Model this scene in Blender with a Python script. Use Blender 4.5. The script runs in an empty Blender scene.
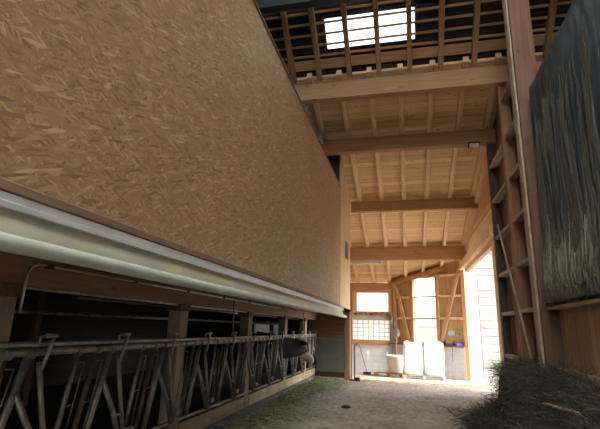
import bpy, bmesh, math, random
from mathutils import Vector, Matrix, noise as mnoise
random.seed(7)
S = bpy.context.scene
COL = S.collection
ORD = ['first','second','third','fourth','fifth','sixth','seventh','eighth','ninth','tenth','eleventh','twelfth','thirteenth','fourteenth']

# ------------------------------------------------------------------ materials
def newmat(name):
    m = bpy.data.materials.new(name); m.use_nodes = True
    nt = m.node_tree
    b = nt.nodes['Principled BSDF']
    return m, nt, b
def N(nt, t, **k):
    n = nt.nodes.new(t)
    for a, v in k.items(): setattr(n, a, v)
    return n
def ramp(nt, stops):
    r = N(nt, 'ShaderNodeValToRGB'); e = r.color_ramp.elements
    while len(e) < len(stops): e.new(0.5)
    for i, (p, c) in enumerate(stops):
        e[i].position = p; e[i].color = (c[0], c[1], c[2], 1)
    return r
def math_(nt, op, a=None, b=None):
    n = N(nt, 'ShaderNodeMath', operation=op)
    for i, v in enumerate((a, b)):
        if v is None: continue
        if isinstance(v, (int, float)): n.inputs[i].default_value = v
        else: nt.links.new(v, n.inputs[i])
    return n.outputs[0]
def mixc(nt, fac, a, b, mode='MIX'):
    n = N(nt, 'ShaderNodeMix', data_type='RGBA', blend_type=mode)
    for s, v in ((n.inputs[0], fac), (n.inputs[6], a), (n.inputs[7], b)):
        if isinstance(v, (int, float)): s.default_value = v
        elif isinstance(v, tuple): s.default_value = (v[0], v[1], v[2], 1)
        else: nt.links.new(v, s)
    return n.outputs[2]
def mapping(nt, src, scale=(1,1,1), rot=(0,0,0)):
    mp = N(nt, 'ShaderNodeMapping'); mp.inputs['Scale'].default_value = scale; mp.inputs['Rotation'].default_value = rot
    nt.links.new(src, mp.inputs['Vector']); return mp.outputs[0]
def add_bump(nt, b, h, strength=.2, dist=.01):
    n = N(nt, 'ShaderNodeBump'); n.inputs['Strength'].default_value = strength; n.inputs['Distance'].default_value = dist
    nt.links.new(h, n.inputs['Height']); nt.links.new(n.outputs[0], b.inputs['Normal'])

def wood(name, c1, c2, rough=.75, knots=True, var=.25, dirt=0.0):
    """grain runs along local X of the object"""
    m, nt, b = newmat(name)
    tc = N(nt, 'ShaderNodeTexCoord'); oi = N(nt, 'ShaderNodeObjectInfo')
    off = N(nt, 'ShaderNodeVectorMath', operation='ADD')
    sc = N(nt, 'ShaderNodeVectorMath', operation='SCALE'); sc.inputs[3].default_value = 37.0
    cx = N(nt, 'ShaderNodeCombineXYZ'); 
    for i in range(3): nt.links.new(oi.outputs['Random'], cx.inputs[i])
    nt.links.new(cx.outputs[0], sc.inputs[0])
    nt.links.new(tc.outputs['Object'], off.inputs[0]); nt.links.new(sc.outputs[0], off.inputs[1])
    v = off.outputs[0]
    n1 = N(nt, 'ShaderNodeTexNoise'); n1.inputs['Scale'].default_value = 1.0; n1.inputs['Detail'].default_value = 5; n1.inputs['Distortion'].default_value = .6
    nt.links.new(mapping(nt, v, (1.2, 22, 22)), n1.inputs['Vector'])
    r = ramp(nt, [(.3, c1), (.7, c2)]); nt.links.new(n1.outputs[0], r.inputs[0])
    col = r.outputs[0]
    if knots:
        vo = N(nt, 'ShaderNodeTexVoronoi'); vo.inputs['Scale'].default_value = 1.0
        nt.links.new(mapping(nt, v, (1.6, 5, 5)), vo.inputs['Vector'])
        k = ramp(nt, [(.05, (1,1,1)), (.14, (0,0,0))]); nt.links.new(vo.outputs['Distance'], k.inputs[0])
        dk = tuple(x*.32 for x in c1)
        col = mixc(nt, math_(nt, 'MULTIPLY', k.outputs[0], .8), col, dk)
    n2 = N(nt, 'ShaderNodeTexNoise'); n2.inputs['Scale'].default_value = 1.3
    nt.links.new(v, n2.inputs['Vector'])
    val = math_(nt, 'ADD', math_(nt, 'MULTIPLY', oi.outputs['Random'], var), math_(nt, 'MULTIPLY', n2.outputs[0], .3))
    val = math_(nt, 'ADD', val, .85 - var/2 )
    hs = N(nt, 'ShaderNodeHueSaturation'); nt.links.new(val, hs.inputs['Value']); nt.links.new(col, hs.inputs['Color'])
    col = hs.outputs[0]
    if dirt:
        n3 = N(nt, 'ShaderNodeTexNoise'); n3.inputs['Scale'].default_value = 3.5; n3.inputs['Detail'].default_value = 6
        nt.links.new(v, n3.inputs['Vector'])
        rr = ramp(nt, [(.45, (0,0,0)), (.7, (1,1,1))]); nt.links.new(n3.outputs[0], rr.inputs[0])
        col = mixc(nt, math_(nt, 'MULTIPLY', rr.outputs[0], dirt), col, (.09, .075, .06))
    nt.links.new(col, b.inputs['Base Color']); b.inputs['Roughness'].default_value = rough
    add_bump(nt, b, n1.outputs[0], .25, .004)
    return m

def planks(name, c1, c2, along, across, width, rough=.8, var=.35):
    """boards in object coords; along / across are axis indices"""
    m, nt, b = newmat(name)
    tc = N(nt, 'ShaderNodeTexCoord'); sp = N(nt, 'ShaderNodeSeparateXYZ'); nt.links.new(tc.outputs['Object'], sp.inputs[0])
    u, w = sp.outputs[along], sp.outputs[across]
    q = math_(nt, 'DIVIDE', w, width); idx = math_(nt, 'FLOOR', q); fr = math_(nt, 'FRACT', q)
    wn = N(nt, 'ShaderNodeTexWhiteNoise', noise_dimensions='1D'); nt.links.new(idx, wn.inputs['W'])
    cx = N(nt, 'ShaderNodeCombineXYZ')
    nt.links.new(math_(nt, 'ADD', u, math_(nt, 'MULTIPLY', wn.outputs[0], 40)), cx.inputs[0])
    nt.links.new(math_(nt, 'MULTIPLY', w, 1), cx.inputs[1]); nt.links.new(math_(nt, 'MULTIPLY', wn.outputs[0], 9), cx.inputs[2])
    n1 = N(nt, 'ShaderNodeTexNoise'); n1.inputs['Scale'].default_value = 1; n1.inputs['Detail'].default_value = 5; n1.inputs['Distortion'].default_value = .5
    nt.links.new(mapping(nt, cx.outputs[0], (1.3, 26, 1)), n1.inputs['Vector'])
    r = ramp(nt, [(.3, c1), (.7, c2)]); nt.links.new(n1.outputs[0], r.inputs[0])
    vo = N(nt, 'ShaderNodeTexVoronoi'); vo.inputs['Scale'].default_value = 1
    nt.links.new(mapping(nt, cx.outputs[0], (2.6, 7, 1)), vo.inputs['Vector'])
    k = ramp(nt, [(.06, (1,1,1)), (.15, (0,0,0))]); nt.links.new(vo.outputs['Distance'], k.inputs[0])
    col = mixc(nt, math_(nt, 'MULTIPLY', k.outputs[0], .75), r.outputs[0], tuple(x*.35 for x in c1))
    hs = N(nt, 'ShaderNodeHueSaturation'); nt.links.new(col, hs.inputs['Color'])
    nt.links.new(math_(nt, 'ADD', math_(nt, 'MULTIPLY', wn.outputs[0], var), 1 - var/2), hs.inputs['Value'])
    seam = math_(nt, 'LESS_THAN', fr, .035)
    col = mixc(nt, seam, hs.outputs[0], tuple(x*.25 for x in c1))
    nt.links.new(col, b.inputs['Base Color']); b.inputs['Roughness'].default_value = rough
    add_bump(nt, b, math_(nt, 'SUBTRACT', n1.outputs[0], math_(nt, 'MULTIPLY', seam, 2)), .3, .004)
    return m

def simple(name, c, rough=.6, metal=0.0, var=0.0, scale=6.0, c2=None, bump=0.0, lo=.35, hi=.65):
    m, nt, b = newmat(name)
    b.inputs['Roughness'].default_value = rough; b.inputs['Metallic'].default_value = metal
    tc = N(nt, 'ShaderNodeTexCoord'); n1 = N(nt, 'ShaderNodeTexNoise'); n1.inputs['Scale'].default_value = scale; n1.inputs['Detail'].default_value = 6
    nt.links.new(tc.outputs['Object'], n1.inputs['Vector'])
    if c2 is None: c2 = tuple(x*.75 for x in c)
    r = ramp(nt, [(lo, c), (hi, c2)]); nt.links.new(n1.outputs[0], r.inputs[0])
    nt.links.new(r.outputs[0], b.inputs['Base Color'])
    if bump: add_bump(nt, b, n1.outputs[0], bump, .02)
    return m

def osb_material():
    m, nt, b = newmat('oriented_strand_board')
    tc = N(nt, 'ShaderNodeTexCoord'); src = tc.outputs['Object']
    nz = N(nt, 'ShaderNodeTexNoise'); nz.inputs['Scale'].default_value = 5; nz.inputs['Detail'].default_value = 2
    nt.links.new(src, nz.inputs['Vector'])
    wob = N(nt, 'ShaderNodeVectorMath', operation='SCALE'); wob.inputs[3].default_value = .05
    nt.links.new(nz.outputs['Color'], wob.inputs[0])
    ad = N(nt, 'ShaderNodeVectorMath', operation='ADD'); nt.links.new(src, ad.inputs[0]); nt.links.new(wob.outputs[0], ad.inputs[1])
    col = None; hgt = None
    for i, (ang, sl, sw) in enumerate([(88, 9, 66), (68, 11, 80), (112, 9, 70), (48, 10, 74), (134, 9, 60), (18, 11, 78), (160, 10, 70)]):
        # rotate in the YZ plane, then squash the cells into flakes
        v1 = mapping(nt, ad.outputs[0], (1,1,1), (math.radians(ang), 0, 0))
        v2 = mapping(nt, v1, (0, sl, sw))
        vo = N(nt, 'ShaderNodeTexVoronoi'); vo.inputs['Scale'].default_value = 1; vo.inputs['Randomness'].default_value = 1
        of = N(nt, 'ShaderNodeVectorMath', operation='ADD'); of.inputs[1].default_value = (0, 13.7*i, 5.1*i)
        nt.links.new(v2, of.inputs[0]); nt.links.new(of.outputs[0], vo.inputs['Vector'])
        sp = N(nt, 'ShaderNodeSeparateColor'); nt.links.new(vo.outputs['Color'], sp.inputs[0])
        r = ramp(nt, [(0, (.165,.088,.036)), (.16, (.30,.175,.078)), (.6, (.375,.228,.108)), (.88, (.46,.30,.15)), (1, (.62,.45,.26))])
        nt.links.new(sp.outputs[0], r.inputs[0])
        fl = N(nt, 'ShaderNodeTexNoise'); fl.inputs['Scale'].default_value = 1; fl.inputs['Detail'].default_value = 2
        nt.links.new(mapping(nt, v1, (0, 14, 260)), fl.inputs['Vector'])
        c = mixc(nt, .28, r.outputs[0], mixc(nt, fl.outputs[0], (.14,.08,.035), (.62,.42,.22)))
        h = sp.outputs[1]
        if col is None: col, hgt = c, h
        else:
            msk = math_(nt, 'GREATER_THAN', sp.outputs[2], .60)
            col = mixc(nt, msk, col, c); hgt = math_(nt, 'ADD', math_(nt, 'MULTIPLY', hgt, .6), math_(nt, 'MULTIPLY', h, .4))
    # soft large-scale variation of the boards themselves
    n2 = N(nt, 'ShaderNodeTexNoise'); n2.inputs['Scale'].default_value = .7; n2.inputs['Detail'].default_value = 3
    nt.links.new(src, n2.inputs['Vector'])
    hs = N(nt, 'ShaderNodeHueSaturation'); nt.links.new(col, hs.inputs['Color'])
    nt.links.new(math_(nt, 'ADD', math_(nt, 'MULTIPLY', n2.outputs[0], .3), .85), hs.inputs['Value'])
    nt.links.new(hs.outputs[0], b.inputs['Base Color'])
    b.inputs['Roughness'].default_value = .55
    add_bump(nt, b, hgt, .22, .003)
    return m

def blocks_material():
    m, nt, b = newmat('painted_concrete_block')
    tc = N(nt, 'ShaderNodeTexCoord')
    br = N(nt, 'ShaderNodeTexBrick'); br.inputs['Scale'].default_value = 1; br.inputs['Mortar Size'].default_value = .008
    br.inputs['Brick Width'].default_value = .5; br.inputs['Row Height'].default_value = .3
    br.inputs['Color1'].default_value = (.56,.60,.63,1); br.inputs['Color2'].default_value = (.52,.56,.59,1); br.inputs['Mortar'].default_value = (.45,.48,.50,1)
    sp = N(nt, 'ShaderNodeSeparateXYZ'); nt.links.new(tc.outputs['Object'], sp.inputs[0])
    cx = N(nt, 'ShaderNodeCombineXYZ'); nt.links.new(sp.outputs[0], cx.inputs[0]); nt.links.new(sp.outputs[2], cx.inputs[1])
    nt.links.new(cx.outputs[0], br.inputs['Vector'])
    n1 = N(nt, 'ShaderNodeTexNoise'); n1.inputs['Scale'].default_value = 4; n1.inputs['Detail'].default_value = 6
    nt.links.new(tc.outputs['Object'], n1.inputs['Vector'])
    r = ramp(nt, [(.4, (1,1,1)), (.75, (.84,.83,.81))]); nt.links.new(n1.outputs[0], r.inputs[0])
    nt.links.new(mixc(nt, 1.0, br.outputs[0], r.outputs[0], 'MULTIPLY'), b.inputs['Base Color'])
    b.inputs['Roughness'].default_value = .85
    add_bump(nt, b, br.outputs['Fac'], -.3, .01)
    return m

def concrete_floor():
    m, nt, b = newmat('dusty_concrete')
    tc = N(nt, 'ShaderNodeTexCoord'); src = tc.outputs['Object']
    n1 = N(nt, 'ShaderNodeTexNoise'); n1.inputs['Scale'].default_value = 1.1; n1.inputs['Detail'].default_value = 9; n1.inputs['Roughness'].default_value = .65
    nt.links.new(src, n1.inputs['Vector'])
    r = ramp(nt, [(.3, (.25,.20,.16)), (.5, (.36,.305,.25)), (.72, (.45,.395,.335))]); nt.links.new(n1.outputs[0], r.inputs[0])
    n2 = N(nt, 'ShaderNodeTexNoise'); n2.inputs['Scale'].default_value = 14; n2.inputs['Detail'].default_value = 6
    nt.links.new(mapping(nt, src, (1, .35, 1)), n2.inputs['Vector'])
    r2 = ramp(nt, [(.35, (.72,.70,.68)), (.65, (1.08,1.08,1.08))]); nt.links.new(n2.outputs[0], r2.inputs[0])
    col = mixc(nt, 1.0, r.outputs[0], r2.outputs[0], 'MULTIPLY')
    # trodden hay dust along the feed barrier
    sp = N(nt, 'ShaderNodeSeparateXYZ'); nt.links.new(src, sp.inputs[0])
    n3 = N(nt, 'ShaderNodeTexNoise'); n3.inputs['Scale'].default_value = 1.4; n3.inputs['Detail'].default_value = 7
    nt.links.new(src, n3.inputs['Vector'])
    d = math_(nt, 'ADD', math_(nt, 'MULTIPLY', sp.outputs[0], -.62), math_(nt, 'MULTIPLY', n3.outputs[0], 1.5))
    rr = ramp(nt, [(.0, (0,0,0)), (1, (1,1,1))]); 
    mr = N(nt, 'ShaderNodeMapRange'); mr.inputs[1].default_value = 1.6; mr.inputs[2].default_value = 2.35
    nt.links.new(d, mr.inputs[0])
    col = mixc(nt, math_(nt, 'MULTIPLY', mr.outputs[0], .75), col, mixc(nt, n2.outputs[0], (.075,.085,.048), (.22,.235,.15)))
    nt.links.new(col, b.inputs['Base Color']); b.inputs['Roughness'].default_value = .9
    add_bump(nt, b, n2.outputs[0], .15, .01)
    return m

def hay_material(name, stops):
    m, nt, b = newmat(name)
    at = N(nt, 'ShaderNodeAttribute'); at.attribute_name = 'tone'
    r = ramp(nt, stops); nt.links.new(at.outputs['Fac'], r.inputs[0])
    nt.links.new(r.outputs[0], b.inputs['Base Color']); b.inputs['Roughness'].default_value = .8
    return m
def glass_material(name, tint=(.9,.93,.93), dusty=.35, tl=(.9,.9,.87)):
    m, nt, b = newmat(name)
    out = nt.nodes['Material Output']
    tr = N(nt, 'ShaderNodeBsdfTransparent'); tr.inputs[0].default_value = (*tint, 1)
    tl_ = tl; tl = N(nt, 'ShaderNodeBsdfTranslucent'); tl.inputs[0].default_value = (*tl_, 1)
    gl = N(nt, 'ShaderNodeBsdfGlossy'); gl.inputs['Roughness'].default_value = .08
    a = N(nt, 'ShaderNodeMixShader'); a.inputs[0].default_value = dusty
    nt.links.new(tr.outputs[0], a.inputs[1]); nt.links.new(tl.outputs[0], a.inputs[2])
    c = N(nt, 'ShaderNodeMixShader'); c.inputs[0].default_value = .05
    nt.links.new(a.outputs[0], c.inputs[1]); nt.links.new(gl.outputs[0], c.inputs[2])
    nt.links.new(c.outputs[0], out.inputs[0]); return m

M = {}
M['pine']    = wood('warm_pine', (.40,.215,.085), (.56,.335,.155))
M['pale']    = wood('pale_pine', (.58,.40,.215), (.73,.54,.33), var=.2)
M['beam']    = wood('glulam_orange', (.33,.155,.058), (.43,.225,.095), var=.12)
M['beamn']   = wood('brown_beam', (.29,.165,.078), (.39,.235,.12), var=.1)
M['raft']    = wood('brown_rafter', (.30,.165,.072), (.41,.24,.115))
M['brown']   = wood('brown_pine', (.125,.063,.033), (.19,.10,.055), var=.15)
M['dark']    = wood('dark_stained_wood', (.05,.028,.018), (.085,.05,.032), knots=False)
M['weath']   = wood('weathered_pine', (.30,.22,.14), (.44,.335,.22), dirt=.4)
M['board']   = wood('worn_yellow_board', (.36,.27,.145), (.52,.41,.25), dirt=.55)
M['feedbeam']= wood('stall_beam', (.235,.115,.052), (.33,.175,.085), var=.1)
M['trimw']   = wood('grey_brown_trim', (.17,.10,.055), (.27,.165,.095))
M['handle']  = wood('smooth_handle', (.46,.29,.17), (.56,.38,.23), knots=False)
M['sheath']  = planks('roof_sheathing', (.62,.415,.21), (.75,.545,.315), 0, 1, .19)
M['sheath_v']= planks('wall_sheathing_upright', (.42,.24,.10), (.55,.34,.16), 2, 0, .16)
M['rwall']   = planks('brown_wall_boards', (.155,.07,.034), (.215,.105,.052), 2, 1, .16)
M['rwall_n'] = planks('tan_wall_boards', (.36,.215,.105), (.48,.30,.155), 2, 1, .16)
M['rwall_h'] = planks('pale_wall_boards', (.46,.28,.125), (.60,.40,.21), 1, 2, .19)
M['endboard']= planks('rough_brown_boards', (.30,.15,.065), (.40,.215,.10), 0, 2, .2)
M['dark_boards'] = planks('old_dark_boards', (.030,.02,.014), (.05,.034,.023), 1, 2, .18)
M['panel']   = simple('pale_plywood', (.52,.37,.20), .6, c2=(.58,.42,.24), scale=2.5)
M['osb']     = osb_material()
M['block']   = blocks_material()
M['floor']   = concrete_floor()
M['curb']    = simple('grey_curb_concrete', (.20,.19,.165), .9, c2=(.11,.10,.085), scale=5, bump=.3)
M['greyp']   = simple('grey_green_panel', (.36,.37,.31), .8, c2=(.27,.28,.23), scale=2.5)
M['lintel']  = simple('grey_lintel_concrete', (.42,.38,.32), .9, c2=(.34,.30,.25), scale=5)
M['steel']   = simple('dull_galvanised_tube', (.30,.285,.25), .45, .5, c2=(.17,.15,.12), scale=9)
M['rail']    = simple('worn_olive_rail', (.42,.40,.33), .45, .45, c2=(.24,.22,.17), scale=7)
M['steelb']  = simple('bright_galvanised_tube', (.42,.43,.42), .38, .8, c2=(.26,.25,.22), scale=12)
M['rust']    = simple('rusty_tube', (.15,.105,.06), .65, .3, c2=(.09,.06,.035), scale=10)
M['chrome']  = simple('shiny_pipe', (.55,.55,.54), .3, .9, scale=4)
M['darksteel']= simple('dark_blue_grey_steel', (.035,.05,.055), .45, .3, scale=2)
M['tile']    = simple('dark_roof_tile', (.016,.015,.016), .75, c2=(.03,.028,.028), scale=3)
M['alu']     = simple('white_aluminium', (.66,.67,.63), .4, .1, c2=(.58,.59,.55), scale=3)
M['sheet']   = simple('mouldy_pale_sheet', (.50,.51,.43), .55, c2=(.60,.56,.33), scale=1.6, lo=.40, hi=.56)
M['roll']    = simple('pale_green_tarp', (.52,.56,.47), .5, c2=(.43,.465,.385), scale=5, bump=.15)
M['tarp']    = simple('dark_blue_tarp', (.014,.046,.070), .42, c2=(.006,.016,.023), scale=2.2, bump=.3)
M['white']   = simple('white_woven_plastic', (.86,.87,.85), .6, c2=(.80,.81,.79), scale=5, bump=.2)
M['bucket']  = simple('ivory_plastic', (.82,.80,.73), .55, c2=(.72,.69,.61), scale=4)
M['whitepaint'] = simple('white_paint', (.55,.54,.52), .6, c2=(.50,.49,.47), scale=3)
M['black']   = simple('black_iron', (.02,.02,.021), .5, .4, scale=10)
M['grey']    = simple('grey_plastic', (.25,.25,.24), .5, scale=5)
M['ventg']   = simple('vent_grille_grey', (.10,.095,.085), .6)
M['redbrown']= simple('old_red_brown', (.20,.085,.055), .8, c2=(.34,.22,.15), scale=9)
M['blue']    = simple('blue_plastic', (.05,.10,.40), .5, scale=5)
M['teal']    = simple('turquoise_print', (.05,.42,.60), .6, c2=(.45,.62,.55), scale=9)
M['green']   = simple('green_print', (.10,.19,.05), .6, c2=(.28,.33,.12), scale=12)
M['ground']  = simple('pale_gravel', (.24,.225,.20), .95, c2=(.19,.175,.155), scale=3)
M['grass']   = simple('meadow', (.16,.27,.06), .95, c2=(.25,.33,.10), scale=3)
M['leaf']    = simple('leaf_green', (.16,.34,.06), .7, c2=(.26,.42,.12), scale=6)
M['fencew']  = wood('sun_bleached_board', (.24,.225,.20), (.33,.31,.28), knots=False)
M['hide']    = simple('dark_brown_hide', (.013,.0065,.0045), .8, c2=(.024,.012,.008), scale=4)
M['muzzle']  = simple('pale_pink_muzzle', (.50,.37,.31), .55, c2=(.34,.225,.185), scale=7)
M['eye']     = simple('dark_eye', (.01,.008,.006), .15)
M['dung']    = simple('dark_clump', (.03,.024,.018), .9, scale=20, bump=.5)
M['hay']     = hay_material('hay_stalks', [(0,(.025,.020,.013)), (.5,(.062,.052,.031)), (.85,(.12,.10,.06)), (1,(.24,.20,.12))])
M['haydry']  = hay_material('dry_pale_stalks', [(0,(.05,.055,.04)), (.5,(.17,.165,.115)), (1,(.38,.35,.25))])
M['chaff']   = hay_material('green_chaff', [(0,(.12,.14,.06)), (.5,(.27,.29,.14)), (1,(.46,.44,.25))])
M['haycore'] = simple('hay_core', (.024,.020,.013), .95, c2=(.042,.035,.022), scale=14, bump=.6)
M['glass']   = glass_material('window_glass', dusty=.25)
M['grimy'] = glass_material('grimy_pane', tint=(.2,.2,.19), dusty=.97, tl=(.30,.29,.27))
M['acrylic'] = glass_material('milky_acrylic', dusty=1.0)
M['frost']   = glass_material('frosted_pane', dusty=.85)
M['lens']    = simple('lamp_lens', (.85,.87,.90), .3)
M['redline'] = simple('red_edge', (.42,.10,.06), .6)

# ------------------------------------------------------------------ geometry helpers
def tag(o, label=None, cat=None, group=None, kind=None):
    if label: o['label'] = label
    if cat: o['category'] = cat
    if group: o['group'] = group
    if kind: o['kind'] = kind
    return o
def obj(name, bm, mat, parent=None, smooth=False, loc=None):
    me = bpy.data.meshes.new(name); bmesh.ops.recalc_face_normals(bm, faces=bm.faces); bm.to_mesh(me); bm.free()
    for x in (mat if isinstance(mat, (list, tuple)) else [mat]): me.materials.append(M[x] if isinstance(x, str) else x)
    if smooth:
        for p in me.polygons: p.use_smooth = True
    o = bpy.data.objects.new(name, me); COL.objects.link(o)
    if loc: o.location = loc
    if parent: o.parent = parent
    return o
def empty(name, loc, label=None, cat=None, group=None, kind=None):
    o = bpy.data.objects.new(name, None); COL.objects.link(o); o.location = loc; o.empty_display_size = .1
    return tag(o, label, cat, group, kind)
def box(bm, x0, x1, y0, y1, z0, z1, bev=0.0, mi=0):
    r = bmesh.ops.create_cube(bm, size=1, matrix=Matrix.Translation(((x0+x1)/2,(y0+y1)/2,(z0+z1)/2)) @ Matrix.Diagonal((abs(x1-x0),abs(y1-y0),abs(z1-z0),1)))
    fs = {f for v in r['verts'] for f in v.link_faces}
    for f in fs: f.material_index = mi
    if bev:
        es = list({e for v in r['verts'] for e in v.link_edges})
        bmesh.ops.bevel(bm, geom=es, offset=bev, segments=1, affect='EDGES')
def boxobj(name, x0, x1, y0, y1, z0, z1, mat, parent=None, bev=0.0):
    """world-aligned box, mesh origin at its base centre"""
    bm = bmesh.new(); cx, cy = (x0+x1)/2, (y0+y1)/2
    box(bm, x0-cx, x1-cx, y0-cy, y1-cy, 0, z1-z0, bev)
    o = obj(name, bm, mat, None, loc=(cx, cy, z0))
    if parent: o.parent = parent; o.matrix_parent_inverse = Matrix.Translation(parent.location).inverted()
    return o
def timber(name, p0, p1, w, h, mat, up=(0,0,1), parent=None, bev=.006, ext=0):
    """sawn timber; grain along local X from p0 to p1; w sideways, h along up"""
    p0, p1 = Vector(p0), Vector(p1); d = p1 - p0; L = d.length; d.normalize()
    up = Vector(up)
    if abs(d.dot(up.normalized())) > .98: up = Vector((0,1,0))
    y = up.cross(d).normalized(); z = d.cross(y).normalized()
    bm = bmesh.new(); box(bm, -ext, L+ext, -w/2, w/2, -h/2, h/2, bev)
    o = obj(name, bm, mat)
    mw = Matrix((( d.x,y.x,z.x,p0.x),(d.y,y.y,z.y,p0.y),(d.z,y.z,z.z,p0.z),(0,0,0,1)))
    if parent:
        o.parent = parent; o.matrix_parent_inverse = Matrix.Translation(parent.location).inverted()
    o.matrix_basis = mw
    return o
def tube(bm, pts, r, seg=8, mi=0, caps=True):
    pts = [Vector(p) for p in pts]; rings = []
    rr = r if isinstance(r, (list, tuple)) else [r]*len(pts)
    prevx = None
    for i, p in enumerate(pts):
        if i == 0: d = pts[1]-pts[0]
        elif i == len(pts)-1: d = pts[-1]-pts[-2]
        else: d = (pts[i+1]-p).normalized() + (p-pts[i-1]).normalized()
        d.normalize()
        if prevx is None:
            a = Vector((0,0,1)) if abs(d.z) < .9 else Vector((1,0,0))
            x = a.cross(d).normalized()
        else:
            x = (prevx - d*prevx.dot(d)).normalized()
        prevx = x; y = d.cross(x)
        rings.append([bm.verts.new(p + rr[i]*(math.cos(2*math.pi*k/seg)*x + math.sin(2*math.pi*k/seg)*y)) for k in range(seg)])
    for a, b in zip(rings, rings[1:]):
        for k in range(seg):
            f = bm.faces.new((a[k], a[(k+1)%seg], b[(k+1)%seg], b[k])); f.material_index = mi; f.smooth = True
    if caps:
        for rg in (rings[0], rings[-1]):
            f = bm.faces.new(rg); f.material_index = mi
def tubeobj(name, pts, r, mat, parent=None, seg=8):
    bm = bmesh.new(); o0 = Vector(parent.location) if parent else Vector(pts[0])
    tube(bm, [Vector(p)-o0 for p in pts], r, seg)
    return obj(name, bm, mat, parent, loc=None if parent else o0)
def prism(name, poly, mat, axis, a0, a1, parent=None):
    """extrude a polygon (list of 2-d points) along axis: 'X' poly=(y,z), 'Y' poly=(x,z), 'Z' poly=(x,y)"""
    bm = bmesh.new()
    def P(u, v, a): return {'X':(a,u,v),'Y':(u,a,v),'Z':(u,v,a)}[axis]
    A = [bm.verts.new(P(u,v,a0)) for u,v in poly]; B = [bm.verts.new(P(u,v,a1)) for u,v in poly]
    bm.faces.new(A); bm.faces.new(B[::-1]); n = len(poly)
    for i in range(n): bm.faces.new((A[i], A[(i+1)%n], B[(i+1)%n], B[i]))
    return obj(name, bm, mat, parent)
def lathe(bm, prof, c=(0,0,0), seg=20, mi=0):
    c = Vector(c); rings = []
    for r, z in prof: rings.append([bm.verts.new(c+Vector((r*math.cos(2*math.pi*k/seg), r*math.sin(2*math.pi*k/seg), z))) for k in range(seg)])
    for a, b in zip(rings, rings[1:]):
        for k in range(seg):
            f = bm.faces.new((a[k], a[(k+1)%seg], b[(k+1)%seg], b[k])); f.smooth = True; f.material_index = mi
    for rg in (rings[0], rings[-1]):
        if (rg[0].co-rg[1].co).length > 1e-5: bm.faces.new(rg)
def ribbons(name, gen, n, mat, wid=.004):
    """thin bent stalks; gen(i) -> (list of points, tone)"""
    vs, fs, tones = [], [], []
    for i in range(n):
        g = gen(i)
        if g is None: continue
        pts, tone = g
        w = wid*random.uniform(.6, 1.4)
        d = Vector((random.uniform(-1,1), random.uniform(-1,1), random.uniform(-1,1))).normalized()
        t = (pts[-1]-pts[0]).normalized(); s = t.cross(d)
        if s.length < 1e-3: continue
        s = s.normalized()*w; b = len(vs)
        for k, p in enumerate(pts):
            f = 1 - .7*k/(len(pts)-1)
            vs += [p-s*f, p+s*f]; tones += [tone, tone]
        for k in range(len(pts)-1): fs.append((b+2*k, b+2*k+1, b+2*k+3, b+2*k+2))
    me = bpy.data.meshes.new(name); me.from_pydata(vs, [], fs); me.materials.append(M[mat])
    a = me.attributes.new('tone', 'FLOAT', 'POINT'); a.data.foreach_set('value', tones)
    o = bpy.data.objects.new(name, me); COL.objects.link(o); return o

# ------------------------------------------------------------------ key dimensions
XW = 2.22                 # right wall line
XO = -1.70                # strand-board wall line
XF = -2.85                # feed barrier line
YE = 13.9                 # end of the feed lane, where the ramp starts
def ground_z(y): return 0 if y < YE else (-.0607*(min(y,21)-YE))
def zr(y):  return 4.56 + .34*(17.0 - y)            # underside of the shallow rafters
Y1, Y2, Y3, Y4, Y5 = 9.30, 11.17, 14.05, 17.0, 20.15
def zs(y):  return zr(Y1)+.03 + .88*(Y1 - y)             # underside of the steep rafters
RIDGE = 4.6

# ------------------------------------------------------------------ ground, floor, shell
bm = bmesh.new()
box(bm, -8, 6, -7.0, YE, -.3, 0); box(bm, -8.1, -3.4, YE, 14.7, -.3, 0)
tag(obj('floor', bm, 'floor'), kind='structure')
bm = bmesh.new()
ys = [YE, 21.0]
v = [bm.verts.new(p) for p in [(-3.4,YE,0),(14,YE,0),(14,21,ground_z(21)),(-3.4,21,ground_z(21))]]
bm.faces.new(v); r = bmesh.ops.extrude_face_region(bm, geom=bm.faces[:])
for g in r['geom']:
    if isinstance(g, bmesh.types.BMVert): g.co.z -= .3
tag(obj('floor_ramp', bm, 'floor'), kind='structure')
bm = bmesh.new(); box(bm, -90, 110, 21, 140, -1.0, ground_z(21)); box(bm, 6.05, 110, -40, YE, -1, -.02); box(bm, 14, 110, YE, 21, -1, -.1); box(bm, -90,-8.05,-40,21,-1,-.05); box(bm,-8.05,6.05,-40,-7.02,-1,-.03)
tag(obj('ground', bm, 'ground'), kind='structure')
# meadow slope far to the right rear
bm = bmesh.new()
nx, ny = 24, 8; g = []
for j in range(ny+1):
    g.append([bm.verts.new((-60+170*i/nx, 44+50*j/ny, ground_z(21)+ .28*j + .6*mnoise.noise(Vector((i*.4,j*.5,3.1))) * j/ny)) for i in range(nx+1)])
for j in range(ny):
    for i in range(nx): bm.faces.new((g[j][i], g[j][i+1], g[j+1][i+1], g[j+1][i]))
tag(obj('meadow_hill', bm, 'grass', smooth=True), kind='structure')

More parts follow.
